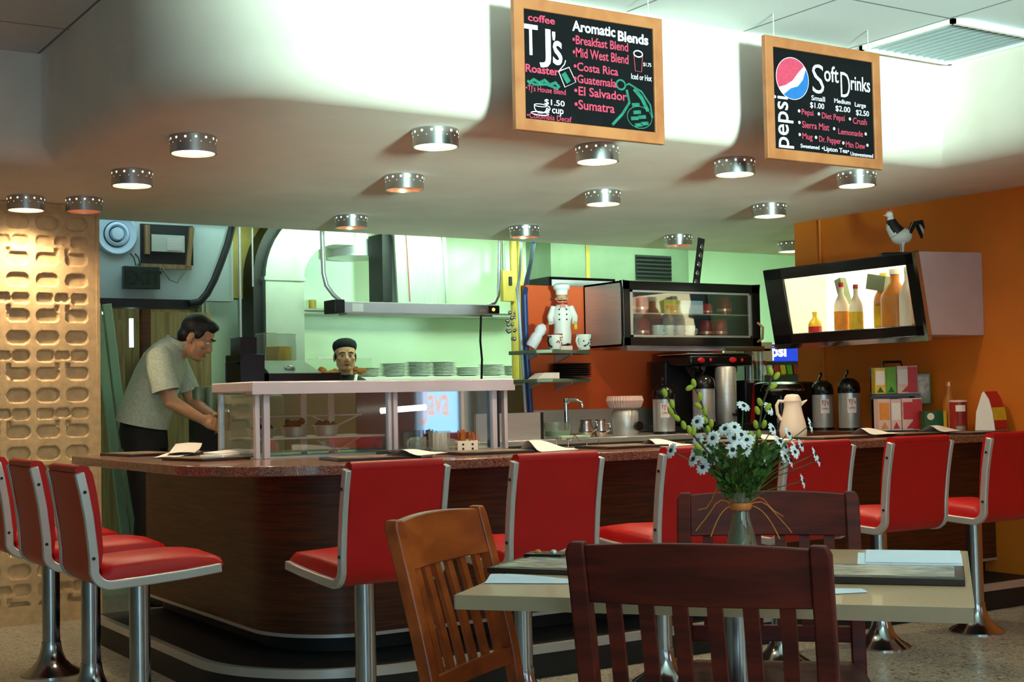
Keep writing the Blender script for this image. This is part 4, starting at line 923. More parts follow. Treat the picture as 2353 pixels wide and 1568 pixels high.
for k, m in enumerate(('white', 'cream', 'red', 'yellow', 'greenp', 'redcan', 'white')): obj('flavour_tab', G().box((-.17+.05*k, -.02, 1.31), (.042, .03, .07), rx=-.3), m, t, bev=.004)

# ------------------------------------------------------------------ steel cabinet with glass door
KX0, KX1, KY0, KY1, KZ0, KZ1 = 5.005, 6.10, 6.60, 6.995, 1.445, 1.837
t = thing('glass_door_cabinet', 'steel wall cabinet with black-framed glass door full of red cans', 'cabinet', (KX0, KY0, KZ0))
w_, d_, h_ = KX1-KX0, KY1-KY0, KZ1-KZ0
obj('body', G().bb((0, .02, 0), (.012, d_, h_)).bb((w_-.012, .02, 0), (w_, d_, h_)).bb((0, .02, 0), (w_, d_, .012)).bb((0, .02, h_-.012), (w_, d_, h_)).bb((0, d_-.012, 0), (w_, d_, h_)), 'steel', t)
obj('canopy_strip', G().prism([(-.0, 0), (-.035, .0), (-.035, -.03), (.35, -.012), (.35, 0)], 0, w_, 'yz'), 'copperpot', t)
obj('shade_lining', G().bb((.013, d_-.02, .013), (w_-.013, d_-.013, h_-.013)).bb((.013, .03, .0125), (w_-.013, d_-.02, .057)).bb((.0125, .03, .013), (.0165, d_-.02, h_-.013)).bb((w_-.0165, .03, .013), (w_-.0125, d_-.02, h_-.013)).bb((.013, .03, h_-.0165), (w_-.013, d_-.02, h_-.0125)), 'darkmetal', t)  # lining added to put the cabinet's inside shade into dark colour
g = G(); f = .055
for a, b in (((0, 0), (w_, f)), ((0, h_-f), (w_, h_)), ((0, 0), (f, h_)), ((w_-f*1.3, 0), (w_, h_))): g.bb((a[0], -.005, a[1]), (b[0], .02, b[1]))
dr = obj('door_frame', g, 'blackgloss', t, bev=.004)
g = G()
for a, b in (((f, f), (w_-f*1.3, f+.012)), ((f, h_-f-.012), (w_-f*1.3, h_-f)), ((f, f), (f+.022, h_-f)), ((w_-f*1.3-.014, f), (w_-f*1.3, h_-f))): g.bb((a[0], .0, a[1]), (b[0], .012, b[1]))
obj('inner_bead', g, 'edge', dr); obj('glass', G().bb((f, .008, f), (w_-f*1.3, .011, h_-f)), 'caseglass', dr)
obj('handle', G().tube([(w_-.03, -.005, .03), (w_-.02, -.04, .05), (w_-.02, -.045, .12), (w_-.03, -.01, .15)], .009, 8), 'copper', dr)
obj('shelf', G().bb((.015, .03, h_*.50), (w_-.015, d_-.02, h_*.50+.008)), 'edge', t)
def can(nm, x, y, z, r, h, m, lb, cat, grp, m2=None):
    t = thing(nm, lb, cat, (x, y, z), 0, grp)
    obj('body', G().lathe([(r, 0), (r*1.02, .004), (r, h*.8), (r*.8, h*.93), (r*.8, h)], n=20), m, t); obj('band', G().lathe([(r*1.03, h*.22), (r*1.03, h*.36)], n=20, capb=False, capt=False), m2 or 'copper', t)
for x, z, r, h, lb in ((.14, .204, .042, .12, 'red can at the left of the upper cabinet shelf'), (.235, .204, .042, .11, 'second red can on the upper cabinet shelf'), (.76, .204, .032, .07, 'small red can right of the white box on the upper cabinet shelf'), (.90, .204, .045, .11, 'red can at the right of the upper cabinet shelf'),
                       (.235, .058, .044, .115, 'red can at the left of the lower cabinet shelf'), (.745, .058, .048, .11, 'dark red tin on the lower cabinet shelf'), (.865, .058, .042, .12, 'bright red can at the right of the lower cabinet shelf')):
    can('red_can', KX0+x, KY0+.12, KZ0+z, r, h, 'redcan' if r > .043 else 'red', lb, 'can', 'red cans in the glass-door cabinet')
o = tag(obj('yellow_box', G().bb((-.06, -.03, 0), (.06, .03, .088)), 'yellow', loc=(KX0+.45, KY0+.12, KZ0+.205)), 'yellow tea box on the upper cabinet shelf', 'box'); obj('box_print', G().bb((-.045, -.032, .02), (.045, -.03, .05)), 'orangep', o)
o = tag(obj('white_box', G().bb((-.10, -.04, 0), (.10, .04, .085)), 'bluepaper', loc=(KX0+.61, KY0+.14, KZ0+.205)), 'long white box on the upper cabinet shelf', 'box')
for k in range(4):
    t = thing('cabinet_mug', ('leftmost', 'second', 'third', 'rightmost')[k]+' white mug in the row on the lower cabinet shelf', 'mug', (KX0+.35+.085*k, KY0+.11, KZ0+.058), PI, 'white mugs in the cabinet')
    obj('cup', G().lathe([(.026, 0), (.034, .02), (.037, .075), (.034, .075), (.028, .01)], n=24, capt=False), 'china', t); obj('handle', G().tube([(-.034, 0, .06), (-.058, 0, .055), (-.056, 0, .03), (-.032, 0, .02)], .005, 8), 'china', t)
t = thing('hanging_strip', 'dark strip with shiny discs hanging above the glass-door cabinet', 'hanging strip', (5.90, 6.95, 1.85)); obj('strip', G().box((0, 0, .16), (.05, .012, .32), ry=.18), 'darkmetal', t); g = G()
for k in range(5): g.sph((-.035+.012*k*1.2, -.01, .03+.058*k), (.014, .004, .018), 10, 6)
obj('discs', g, 'chrome', t)

# ------------------------------------------------------------------ lit bottle cabinet on the orange wall, front tilted down
Y0, Y1 = 5.125, 6.32
t = thing('lit_bottle_cabinet', 'steel display cabinet on the orange wall, lit inside and holding bottles', 'display cabinet', (WX, Y0, 1.447))
L_ = Y1-Y0; prof = [(0, 0), (-.438, 0), (-.521, .452), (0, .468)]
obj('end_panel', G().prism(prof, 0, .018, 'xz'), 'satin', t, bev=.003); obj('end_panel', G().prism(prof, L_-.018, L_, 'xz'), 'steel', t)
obj('shell', G().prism([(0, 0), (-.438, 0), (-.438, .014), (0, .014)], .018, L_-.018, 'xz').prism([(0, .468), (-.521, .452), (-.521, .438), (0, .454)], .018, L_-.018, 'xz'), 'steel', t)
def fr(s, yy, dx=0.):  # point on the tilted front, s up 0..1
    return Vector((-.438-.083*s-dx, yy, .452*s))
def fbar(g, s0, s1, y0, y1, th=.02):
    nx = Vector((-.983, 0, -.18))
    P = [fr(s0, y0), fr(s0, y1), fr(s1, y1), fr(s1, y0)]; Q = [p+nx*th for p in P]
    g.add(P+Q, [(3, 2, 1, 0), (4, 5, 6, 7), (0, 1, 5, 4), (1, 2, 6, 5), (2, 3, 7, 6), (3, 0, 4, 7)])
g = G(); fbar(g, 0, .13, 0, L_); fbar(g, .86, 1, 0, L_); fbar(g, 0, 1, 0, .085); fbar(g, 0, 1, L_-.15, L_); df = obj('door_frame', g, 'blackgloss', t, bev=.004)
g = G(); fbar(g, .12, .87, .08, L_-.14, .006); obj('glass', g, 'glass', df)
g = G(); fbar(g, 0, 1, -.004, .02, .03); fbar(g, -.06, .0, 0, L_, .03); obj('steel_edge', g, 'chrome', t)
obj('light_panel', G().bb((-.03, .02, .02), (-.015, L_-.02, .45)), 'lightbox', t); obj('top_light', G().bb((-.42, .03, .425), (-.10, L_-.03, .432)), 'lightbox', t)
def bottle(y, x, r, h, m, mcap, lb, lab=None):
    b = thing('syrup_bottle', lb, 'bottle', (WX+x, Y0+y, 1.462), 0, 'bottles in the lit cabinet')
    obj('body', G().lathe([(r, 0), (r, h*.55), (r*.9, h*.64), (r*.34, h*.80), (r*.32, h*.93)], n=24), m, b); obj('cap', G().lathe([(r*.38, h*.92), (r*.38, h), (0, h)], n=16), mcap, b)
    if lab: obj('bottle_label', G().lathe([(r*1.02, h*.15), (r*1.02, h*.48)], n=24, capb=False, capt=False), lab, b)
for a in ((.14, -.36, .046, .36, 'amber', 'red', 'amber bottle nearest the steel end of the lit cabinet', 'pink'), (.25, -.33, .050, .38, 'paper', 'white', 'white bottle beside the steel end of the lit cabinet', None), (.37, -.30, .082, .38, 'amber', 'white', 'broad amber bottle with white top in the lit cabinet', None), (.50, -.25, .060, .37, 'amber', 'yellow', 'amber bottle behind the broad one in the lit cabinet', 'yellow'),
          (.615, -.36, .040, .31, 'cream', 'red', 'slim pale bottle with red cap right of centre in the lit cabinet', 'yellow'), (.73, -.36, .044, .33, 'cream', 'red', 'slim pale bottle with red neck left of centre in the lit cabinet', 'orangep'), (.95, -.36, .040, .17, 'yellow', 'yellow', 'short yellow bottle at the left of the lit cabinet', 'red')): bottle(*a)
g = G().box((-.27, .52, .33), (.05, .14, .09), rx=.2).box((-.27, .80, .30), (.05, .05, .16), rx=-.3)
obj('hanging_tag', g, 'greycab', t)
# rooster
t = thing('rooster_figurine', 'black and white rooster figurine on top of the lit bottle cabinet', 'figurine', (6.16, 5.47, 1.905), look(.84, -.54)+PI/2)
obj('stand', G().bb((-.13, -.06, 0), (.10, .06, .03)), 'darkmetal', t, bev=.01)
g = G()
g.sph((0, 0, .125), (.062, .045, .048), 20, 14, rot=(0, -.2, 0)); g.tube([(-.03, 0, .14), (-.055, 0, .18), (-.06, 0, .22), (-.062, 0, .245)], [.042, .034, .022, .017], 14); g.sph((-.066, 0, .252), (.022, .017, .019), 14, 10)
for s in (-1, 1): g.tube([(0, s*.018, .10), (.002, s*.02, .06), (.0, s*.02, .03)], [.016, .006, .005], 8)
obj('body', g, 'white', t)
obj('neck_feathers', G().tube([(-.022, 0, .145), (-.05, 0, .185), (-.058, 0, .222)], [.046, .038, .026], 14), 'darkmetal', t)
obj('comb', G().prism([(-.085, .262), (-.08, .285), (-.072, .27), (-.064, .29), (-.056, .27), (-.046, .28), (-.045, .258)], -.004, .004, 'xz').sph((-.078, 0, .228), (.008, .006, .014), 10, 8), 'red', t)
obj('beak', G().cyl((-.084, 0, .250), (-.102, 0, .246), .007, .001), 'yellow', t)
for k, m in enumerate(('cloth_black', 'white', 'cloth_black')): obj('tail_feather', G().tube([(.045, (k-1)*.012, .14), (.075, (k-1)*.02, .20), (.11, (k-1)*.026, .205-.01*k), (.125, (k-1)*.028, .165-.025*k)], [.02, .024, .02, .006], 10, flat=.5), m, t)
# conduit on the orange wall
tag(obj('wall_conduit', G().cyl((6.408, 6.36, 1.1), (6.408, 6.36, 2.245), .008), 'orange', ), 'thin orange-painted conduit on the orange wall above the lit cabinet', 'conduit')

# ------------------------------------------------------------------ right end of the counter
t = thing('tea_rack', 'black two-tier tea rack at the right end of the counter', 'rack', (6.18, 5.55, CZ), FACECAM)
obj('lower_shelf', G().bb((-.13, -.05, 0), (.13, .11, .012)), 'blackgloss', t); obj('upper_shelf', G().bb((-.13, .0, .208), (.13, .13, .222)), 'blackgloss', t); obj('back_panel', G().bb((-.13, .10, 0), (.13, .112, .38)), 'blackgloss', t); obj('handle', G().tube([(-.06, .105, .37), (-.05, .105, .41), (.05, .105, .41), (.06, .105, .37)], .008, 8), 'blackgloss', t)
rot = Matrix.Rotation(FACECAM, 4, 'Z'); base = Vector((6.18, 5.55, CZ))
def tbox(dx, dz, w2, h2, m, m2, m3, lb, back=.02):
    p = base+rot@Vector((dx, back, dz)); t = thing('tea_box', lb, 'tea box', p, FACECAM, 'tea boxes in the rack')
    obj('carton', G().bb((-w2/2, -.05, 0), (w2/2, .05, h2)), m, t, bev=.001); obj('front_print', G().bb((-w2/2+.006, -.0512, h2*.34), (w2/2-.006, -.05, h2*.88)), m2, t); obj('lower_mark', G().prism([(-w2*.3, h2*.06), (w2*.3, h2*.06), (0, h2*.28)], -.0512, -.05, 'xz'), m3, t)
    return t
tbox(-.095, .224, .062, .152, 'yellow', 'paper', 'dgreen', 'yellow-green tea box at the left of the upper rack tier', .07); tbox(-.032, .224, .062, .155, 'greenp', 'greenp', 'dgreen', 'bright green tea box in the middle of the upper rack tier', .07); t = tbox(.062, .224, .118, .16, 'pink', 'paper', 'red', 'pale pink tea box at the right of the upper rack tier', .07); obj('red_side', G().bb((.002, -.0516, .006), (.057, -.0505, .154)), 'red', t)
tbox(-.09, .013, .07, .182, 'pink', 'orangep', 'orangep', 'pink tea box with orange print at the left of the lower rack tier'); tbox(-.022, .013, .06, .18, 'pink', 'paper', 'red', 'narrow pink tea box in the middle of the lower rack tier'); t = tbox(.07, .013, .115, .184, 'pink', 'red', 'red', 'pink and red tea box at the right of the lower rack tier'); obj('red_side', G().bb((.002, -.0516, .006), (.056, -.0505, .178)), 'red', t)
t = thing('green_tea_box', 'dark green tea box right of the two-tier rack', 'tea box', (6.26, 5.37, CZ), FACECAM); obj('carton', G().bb((-.062, -.05, 0), (.062, .05, .122)), 'dgreen', t, bev=.001); obj('side_stripe', G().bb((.044, -.052, .0), (.0625, .0505, .1225)), 'yellow', t); obj('round_badge', G().cyl((-.028, -.0505, .092), (-.028, -.052, .092), .02), 'cream', t)
t = thing('sweetener_dispenser', 'grey packet dispenser behind the green tea box', 'dispenser', (6.35, 5.53, CZ), FACECAM); obj('stand', G().cyl((0, .03, 0), (0, .03, .2), .012).lathe([(.04, 0), (.04, .01), (.012, .02)], (0, .03, 0)), 'steel', t); obj('packet_holder', G().bb((-.05, -.03, .16), (.05, .05, .34)), 'greycab', t, bev=.006); obj('packet_fronts', G().bb((-.036, -.034, .2), (.036, -.03, .32)), 'photo', t)
t = thing('coffee_tin', 'red coffee tin on a round wooden coaster at the right end of the counter', 'tin', (6.235, 5.17, CZ), FACECAM)
obj('coaster', G().lathe([(.075, 0), (.075, .014)], n=36), 'signwood', t); obj('body', G().lathe([(.046, .015), (.047, .02), (.047, .172)], n=32), 'redcan', t); obj('lid', G().lathe([(.049, .172), (.049, .182), (0, .184)], n=32), 'pink', t)
g = G(); rows = []
for zz in (.12, .155): rows.append([(.0478*math.sin(a), -.0478*math.cos(a), zz) for a in [-.6+1.2*i/8 for i in range(9)]])
obj('label_print', g.strip(rows), 'cream', t); rows = []
for zz in (.022, .04): rows.append([(.0478*math.sin(a), -.0478*math.cos(a), zz) for a in [-.6+1.2*i/8 for i in range(9)]])
obj('label_band', G().strip(rows), 'greycab', t)
t = thing('amber_bottle', 'amber glass bottle with copper cap behind the red coffee tin', 'bottle', (6.33, 5.31, CZ), 0); obj('body', G().lathe([(.036, 0), (.036, .16), (.03, .19), (.014, .23), (.013, .265)], n=24), 'amber', t); obj('cap', G().lathe([(.016, .262), (.016, .285), (0, .287)], n=16), 'copper', t)
t = thing('table_tent', 'folded table card with white side and red and yellow front at the right edge', 'card', (6.28, 4.99, CZ+.016), .1)
obj('white_side', G().prism([(-.062, 0), (-.05, .10), (-.03, .17), (0, .212), (.012, .2), (.05, .1), (.06, 0)], -.06, .06, 'yz'), 'paper', t)
ff = obj('printed_face', G().strip([[(x, y-.0015, z) for x in (-.058, .0605)] for y, z in ((-.062, .002), (-.05, .10), (-.03, .17), (-.002, .212))]), 'red', t)
obj('yellow_band', G().strip([[(x, y-.003, z) for x in (-.058, .0605)] for y, z in ((-.0555, .055), (-.05, .10), (-.044, .125))]), 'yellow', ff)
# ------------------------------------------------------------------ hall bulkhead
t = thing('air_diffuser', 'round pale blue air diffuser with concentric rings on the hall bulkhead', 'diffuser', (2.634, 8.8, 2.243)); RX = Matrix.Rotation(PI/2, 3, 'X')
obj('outer_cone', G().lathe([(.132, 0), (.135, .02), (.125, .032), (.085, .018), (.08, .0)], (0, 0, 0), 44, RX), 'vent', t); obj('middle_ring', G().lathe([(.076, 0), (.078, .03), (.062, .038), (.05, .02), (.048, 0)], (0, 0, 0), 40, RX), 'vent', t); obj('centre_button', G().lathe([(.042, 0), (.043, .035), (.036, .046), (0, .048)], (0, 0, 0), 32, RX), 'vent', t); obj('dark_throat', G().lathe([(.082, .004), (0, .005)], (0, 0, 0), 32, RX), 'darkmetal', t)
t = thing('open_duct_hatch', 'open hatch in the hall bulkhead showing grey ducting and ragged timber', 'hatch', (2.97, 8.79, 2.12))
obj('dark_opening', G().bb((-.18, -.005, -.06), (.17, .008, .20)), 'black', t); obj('duct_face', G().bb((-.12, -.04, .02), (.10, .0, .13)), 'duct', t); obj('foil', G().bb((-.02, -.05, .03), (.08, -.04, .11)), 'steel', t)
g = G().bb((-.20, -.03, -.09), (.15, .0, -.06)).bb((-.16, -.04, .0), (-.13, .0, .19)); g.box((.14, -.02, .06), (.03, .03, .26), ry=.12); obj('timber', g, 'brown_door', t); obj('wires', G().tube([(-.05, -.03, -.08), (.0, -.03, -.16), (.05, -.03, -.18), (.11, -.03, -.10)], .005, 6), 'greycab', t)
t = thing('exit_sign', 'unlit dark green exit sign hanging below the round diffuser', 'exit sign', (2.778, 8.72, 1.965))
obj('housing', G().bb((-.118, 0, -.072), (.118, .05, .072)), 'exit', t, bev=.004); text(t, 'EXIT', .12, (0, -.002, -.042), 'exitl', align='CENTER', bold=.004)
for x in (-.03, .0): obj('stem', G().tube([(x, .025, .07), (x-.012, .04, .13), (x-.02, .08, .16)], .004, 6), 'darkmetal', t)
tag(obj('black_pipe', G().tube([(3.08, 8.70, 1.80), (3.15, 8.70, 1.815), (3.20, 8.70, 1.87), (3.25, 8.70, 1.96), (3.30, 8.70, 2.08), (3.345, 8.70, 2.2), (3.40, 8.70, 2.4)], .024, 12), 'darkmetal'), 'black pipe rising diagonally from the steel beam', 'pipe')
for x, lb in ((2.39, 'left one of two pale green planks leaning behind the block pillar'), (2.456, 'right one of two pale green planks leaning behind the block pillar')):
    o = obj('leaning_plank', G().bb((-.026, -.05, 0), (.026, -.02, 1.78)), 'ladder', loc=(x+.21, 8.44, 0), bev=.004); o.rotation_euler = (0, -.118, 0); tag(o, lb, 'plank', 'planks leaning in the hall')
tag(obj('thin_conduit', G().cyl((3.31, 8.4, 1.27), (3.31, 8.4, ZC), .009, n=10), 'steel'), 'left thin vertical conduit beside the ochre board', 'conduit')
tag(obj('thin_conduit', G().cyl((3.405, 8.42, 1.9), (3.405, 8.42, ZC), .006, n=10), 'steel'), 'right thin vertical conduit beside the ochre board', 'conduit')

# ------------------------------------------------------------------ pass counter of the kitchen
t = thing('pass_counter', 'grey-green kitchen pass counter behind the display case', 'counter', (3.02, 8.1, 0))
obj('body', G().bb((0, 0, 0), (2.3, .42, 1.235)), 'greycab', t); obj('top', G().bb((-.01, -.01, 1.235), (2.31, .43, 1.255)), 'steel', t, bev=.003)
t = thing('rounded_steel_hopper', 'grey-green rounded steel cabinet behind the bending man', 'hopper', (3.02, 7.86, 0))
obj('body', G().bb((-.02, 0, 0), (.36, .2, 1.20)), 'greycab', t, bev=.03, seg=3); obj('tray', G().bb((.10, -.02, 1.20), (.2, .1, 1.225)), 'edge', t, bev=.004)
for x, lb in ((2.872, 'left glass canister behind the bending man'), (2.95, 'right glass canister behind the bending man')): tag(obj('glass_canister', G().lathe([(.036, 0), (.04, .02), (.04, .16), (.03, .19), (0, .195)], n=24), 'greycab', loc=(x, 7.98, 1.06)), lb, 'canister', 'canisters by the man')
t = thing('canister_stand', 'dark stand below the two glass canisters', 'stand', (2.91, 7.98, 0)); obj('column', G().bb((-.08, -.045, 0), (.08, .045, 1.06)), 'darkmetal', t)
t = thing('black_fryer', 'stepped black appliance with side handle left of the curved duct', 'appliance', (3.3, 8.2, 1.255))
obj('body', G().bb((-.075, 0, 0), (.09, .25, .2)), 'blackgloss', t, bev=.004); obj('upper_box', G().bb((-.04, .08, .2), (.07, .25, .31)), 'blackgloss', t); obj('handle', G().tube([(-.075, .05, .145), (-.145, .05, .145), (-.145, .05, .03)], .008, 8), 'darkmetal', t)
t = thing('slicer_base', 'long black appliance under a sloping steel lid on the pass counter', 'appliance', (3.4, 8.16, 1.255))
obj('base', G().bb((-.0, 0, 0), (.50, .3, .08)), 'blackgloss', t, bev=.004)
ld = obj('lid', G().add([(.0, .0, .08), (.36, .0, .08), (.33, .22, .165), (.02, .22, .165), (.0, .0, .075), (.36, .0, .075), (.33, .22, .075), (.02, .22, .075)], [(0, 1, 2, 3), (0, 4, 5, 1), (1, 5, 6, 2), (2, 6, 7, 3), (3, 7, 4, 0), (4, 7, 6, 5)]), 'duct', t)
obj('lid_handle', G().sph((.17, .06, .112), (.04, .02, .018), 16, 8), 'chrome', ld)
t = thing('rice_bin', 'square clear bin of pale grain in front of the curved duct', 'bin', (3.60, 8.50, 1.255))
obj('walls', G().bb((-.115, -.06, .0), (.115, .10, .35)), 'jar', t, bev=.01); obj('grain', G().lathe([(.085, .01), (.09, .2), (.085, .26), (0, .27)], (.02, .02, 0), 28), 'yellowpipe', t)

# ------------------------------------------------------------------ ducts, hood, heat lamp
t = thing('curved_duct', 'large steel duct rising from the pass counter and bending to the right', 'duct', (3.92, 9.45, 0))
g = G(); rows = []
pth = [(3.92, 4.222, 1.0, 1.0), (3.92, 4.222, 1.5, 1.5), (3.92, 4.222, 2.05, 2.05)]
for z in (1.0, 1.6, 2.05): rows.append([(3.92, 9.45, z), (4.222, 9.45, z), (4.222, 9.75, z), (3.92, 9.75, z)])
for i in range(1, 13):
    a = PI/2*i/12; c, s = math.cos(a), math.sin(a); ro, ri = .58, .278
    o_, i_ = (4.5-ro*c, 2.05+ro*s), (4.5-ri*c, 2.05+ri*s)
    rows.append([(o_[0], 9.45, o_[1]), (i_[0], 9.45, i_[1]), (i_[0], 9.75, i_[1]), (o_[0], 9.75, o_[1])])
rows.append([(4.64, 9.45, 2.63), (4.64, 9.45, 2.328), (4.64, 9.75, 2.328), (4.64, 9.75, 2.63)])
g.strip(rows, True); od = Matrix.Translation((-3.92, -9.45, 0)); obj('duct_wall', g.tf(od), 'duct', t)
g = G()
for z in (2.04,): g.bb((3.905, 9.435, z), (4.237, 9.765, z+.03))
obj('seam_band', g.tf(od), 'duct', t, bev=.003)
obj('side_shade', G().bb((3.845, 9.5, .9), (3.92, 9.75, 2.05)).tf(od), 'darkmetal', t)  # duct's left side in shade, built as an added dark strip
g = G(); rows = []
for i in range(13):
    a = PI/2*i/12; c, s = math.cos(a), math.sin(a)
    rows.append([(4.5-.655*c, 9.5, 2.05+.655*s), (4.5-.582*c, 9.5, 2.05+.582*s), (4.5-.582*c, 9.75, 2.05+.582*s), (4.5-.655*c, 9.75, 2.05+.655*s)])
g.strip(rows, True); obj('side_shade', g.tf(od), 'darkmetal', t)  # the same painted shade carried round the bend
tag(obj('drum_duct', G().lathe([(.232, 0), (.235, .01), (.232, .02), (.232, ZC-2.28)], (4.88, 9.90, 2.28), 40), 'steel'), 'round steel drum duct hanging from the kitchen ceiling', 'duct')
t = thing('square_duct', 'ribbed rectangular steel duct hanging behind the heat lamp', 'duct', (4.95, 9.35, 1.80))
obj('duct_wall', G().add([(.03, 0, 0), (.43, 0, 0), (.43, .3, 0), (.03, .3, 0), (-.01, 0, .94), (.38, 0, .94), (.38, .3, .94), (-.01, .3, .94)], [(0, 1, 5, 4), (1, 2, 6, 5), (2, 3, 7, 6), (3, 0, 4, 7), (0, 3, 2, 1), (4, 5, 6, 7)]), 'duct', t)
g = G()
for k in range(5): g.box((.07+.06*k+.03, -.002, .47), (.003, .006, .93), ry=-.042)
obj('rib', g, 'steel', t); obj('left_flange', G().box((-.005, -.005, .47), (.03, .02, .94), ry=-.042), 'duct', t); obj('right_flange', G().box((.415, -.005, .47), (.03, .02, .94), ry=-.052), 'duct', t); obj('left_shade', G().bb((-.10, .05, .10), (-.02, .28, .62)), 'darkmetal', t); obj('wire', G().tube([(.06, -.01, .9), (.08, -.012, .5), (.10, -.01, .1)], .004, 6), 'redcan', t)  # dark box stands in for shade on the duct's left face
t = thing('hood_shelf', 'long steel shelf along the kitchen back wall', 'shelf', (4.48, 10.12, 1.845))
obj('board', G().bb((0, 0, 0), (2.15, .28, .04)), 'duct', t, bev=.004); obj('front_rail', G().cyl((0, -.01, .035), (2.15, -.01, .035), .01, n=10), 'steel', t); obj('side_support', G().bb((.0, .02, -.5), (.025, .05, .0)), 'darkmetal', t)
tag(obj('spice_tin', G().lathe([(.03, 0), (.03, .075), (.024, .08)], n=16), 'yellowpipe', loc=(4.63, 10.2, 1.885)), 'small tin on the kitchen back wall shelf near the duct', 'tin')
t = thing('heat_lamp', 'long steel heat lamp bar hanging on two bent conduits over the pass', 'heat lamp', (3.91, 8.3, 1.73)); t.rotation_euler = (0, -.001, 0)
obj('housing', G().bb((.0, -.07, 0), (1.25, .09, .072)), 'satin', t, bev=.006); obj('end_cap', G().bb((-.02, -.075, -.005), (.055, .095, .085)), 'darkmetal', t, bev=.006); obj('switch_plate', G().bb((1.16, -.078, .012), (1.245, -.07, .062)), 'darkmetal', t); obj('pilot_light', G().sph((1.195, -.08, .037), .012, 12, 8), 'led', t); obj('sticker', G().bb((.11, -.0715, .008), (.19, -.07, .06)), 'paper', t); obj('sticker', G().bb((1.09, -.0715, .02), (1.14, -.07, .04)), 'paper', t)
obj('reflector', G().bb((.08, -.055, -.012), (1.2, .075, .0)), 'edge', t)
obj('conduit', G().tube([(.065, 0, .08), (.01, 0, .12), (-.04, 0, .18), (-.06, 0, .26), (-.066, 0, .5), (-.07, 0, ZC-1.73)], .016, 12), 'steel', t); obj('conduit', G().tube([(1.20, 0, .07), (1.255, 0, .09), (1.285, 0, .14), (1.295, 0, .25), (1.305, 0, .5), (1.31, 0, ZC-1.73)], .014, 12), 'steel', t)
tag(obj('power_cord', G().tube([(5.02, 8.25, 1.735), (5.01, 8.25, 1.55), (5.015, 8.24, 1.42), (4.995, 8.22, 1.26)], .008, 8), 'blackgloss'), 'black cord hanging straight down from the heat lamp', 'cord')
tag(obj('yellow_pipe', G().cyl((6.10, 9.5, 1.3), (6.10, 9.5, ZC), .03, n=16), 'yellowpipe'), 'left yellow pipe beside the blue hose', 'pipe', 'yellow pipes'); tag(obj('yellow_pipe', G().cyl((6.20, 9.56, 1.3), (6.20, 9.56, ZC), .028, n=16), 'yellowpipe'), 'right yellow pipe beside the blue hose', 'pipe', 'yellow pipes')
t = thing('switch_box', 'cream electrical switch box right of the heat lamp', 'switch box', (6.02, 9.45, 1.93)); obj('box', G().bb((-.055, 0, 0), (.055, .05, .25)), 'yellowpipe', t, bev=.004); obj('switch', G().bb((-.002, -.012, .13), (.025, 0, .20)), 'darkmetal', t); obj('conduit', G().cyl((-.03, .025, .25), (-.03, .025, ZC-1.93), .012), 'greycab', t)
tag(obj('blue_hose', G().tube([(4.565, 6.93, .93), (4.55, 6.93, 1.07), (4.53, 6.93, 1.4), (4.525, 6.93, 1.76), (4.57, 6.99, 1.80), (4.92, 7.5, 1.92), (5.28, 8.0, 2.07), (5.57, 8.4, 2.26), (5.6, 8.45, 2.72)], .017, 12), 'hose'), 'blue hose running up the left edge of the red-orange partition', 'hose')
tag(obj('white_hose', G().tube([(4.537, 6.955, .93), (4.52, 6.955, 1.3), (4.497, 6.955, 1.72), (4.53, 7.02, 1.80), (4.86, 7.5, 1.93), (5.16, 7.95, 2.06), (5.45, 8.38, 2.26), (5.47, 8.45, 2.72)], .009, 10), 'vent'), 'thin white line clipped beside the blue hose', 'hose')
g = G(); rr = random.Random(5)
for i in range(16): g.sph((rr.uniform(-.03, .03), rr.uniform(-.02, .02), rr.uniform(-.1, .06)), rr.uniform(.008, .014), 8, 6)
tag(obj('hanging_ladles', g, 'chrome', loc=(4.46, 6.98, 1.60)), 'small cluster of shiny ladle ends hanging left of the blue hose', 'utensils', kind='stuff')

# ------------------------------------------------------------------ plate shelf and plates
t = thing('plate_shelf', 'pale shelf of white plates along the kitchen wall behind the cook', 'shelf', (4.40, 9.78, 1.30)); obj('board', G().bb((0, 0, 0), (2.25, .45, .035)), 'white', t, bev=.003); obj('front_panel', G().bb((0, .03, -.4), (2.25, .06, 0)), 'duct', t)
obj('wall_bracket', G().bb((.2, .44, -.2), (.24, .62, .0)).bb((1.9, .44, -.2), (1.94, .62, .0)), 'duct', t)
pl = G().lathe([(.05, 0), (.055, .003), (.095, .0125), (.115, .016), (.114, .0185), (.09, .015), (.05, .005), (0, .005)], n=36).mesh('plate', 'china')
for si, (x, n, r) in enumerate(((5.01, 6, .9), (5.24, 9, 1), (5.475, 10, 1), (5.70, 10, 1), (5.93, 6, 1), (6.17, 8, 1), (6.40, 7, 1))):
    nm = ('short first', 'second', 'third', 'fourth', 'low fifth', 'sixth', 'last')[si]
    for k in range(n):
        o = bpy.data.objects.new('plate', pl); COL.objects.link(o); o.location = (x, 9.98, 1.335+.0115*k); o.scale = (r, r, 1)
        tag(o, 'white plate in the '+nm+' stack from the cook rightwards on the plate shelf', 'plate', 'plates in the '+nm+' stack')
t = thing('clear_tub', 'clear plastic tub of onions behind the cook', 'tub', (4.72, 9.92, 1.335)); obj('walls', G().bb((-.23, -.12, .0), (.23, .12, .15)), 'glass', t, bev=.01)
obj('tub_rim', G().bb((-.24, -.13, .145), (.24, -.12, .155)).bb((-.24, .12, .145), (.24, .13, .155)), 'white', t)
g = G(); rr = random.Random(9)
for i in range(26): g.sph((rr.uniform(-.19, .19), rr.uniform(-.09, .09), rr.uniform(.025, .07)), (.028, .026, .022), 10, 8)
obj('onions', g, 'straw', t, kind='stuff')
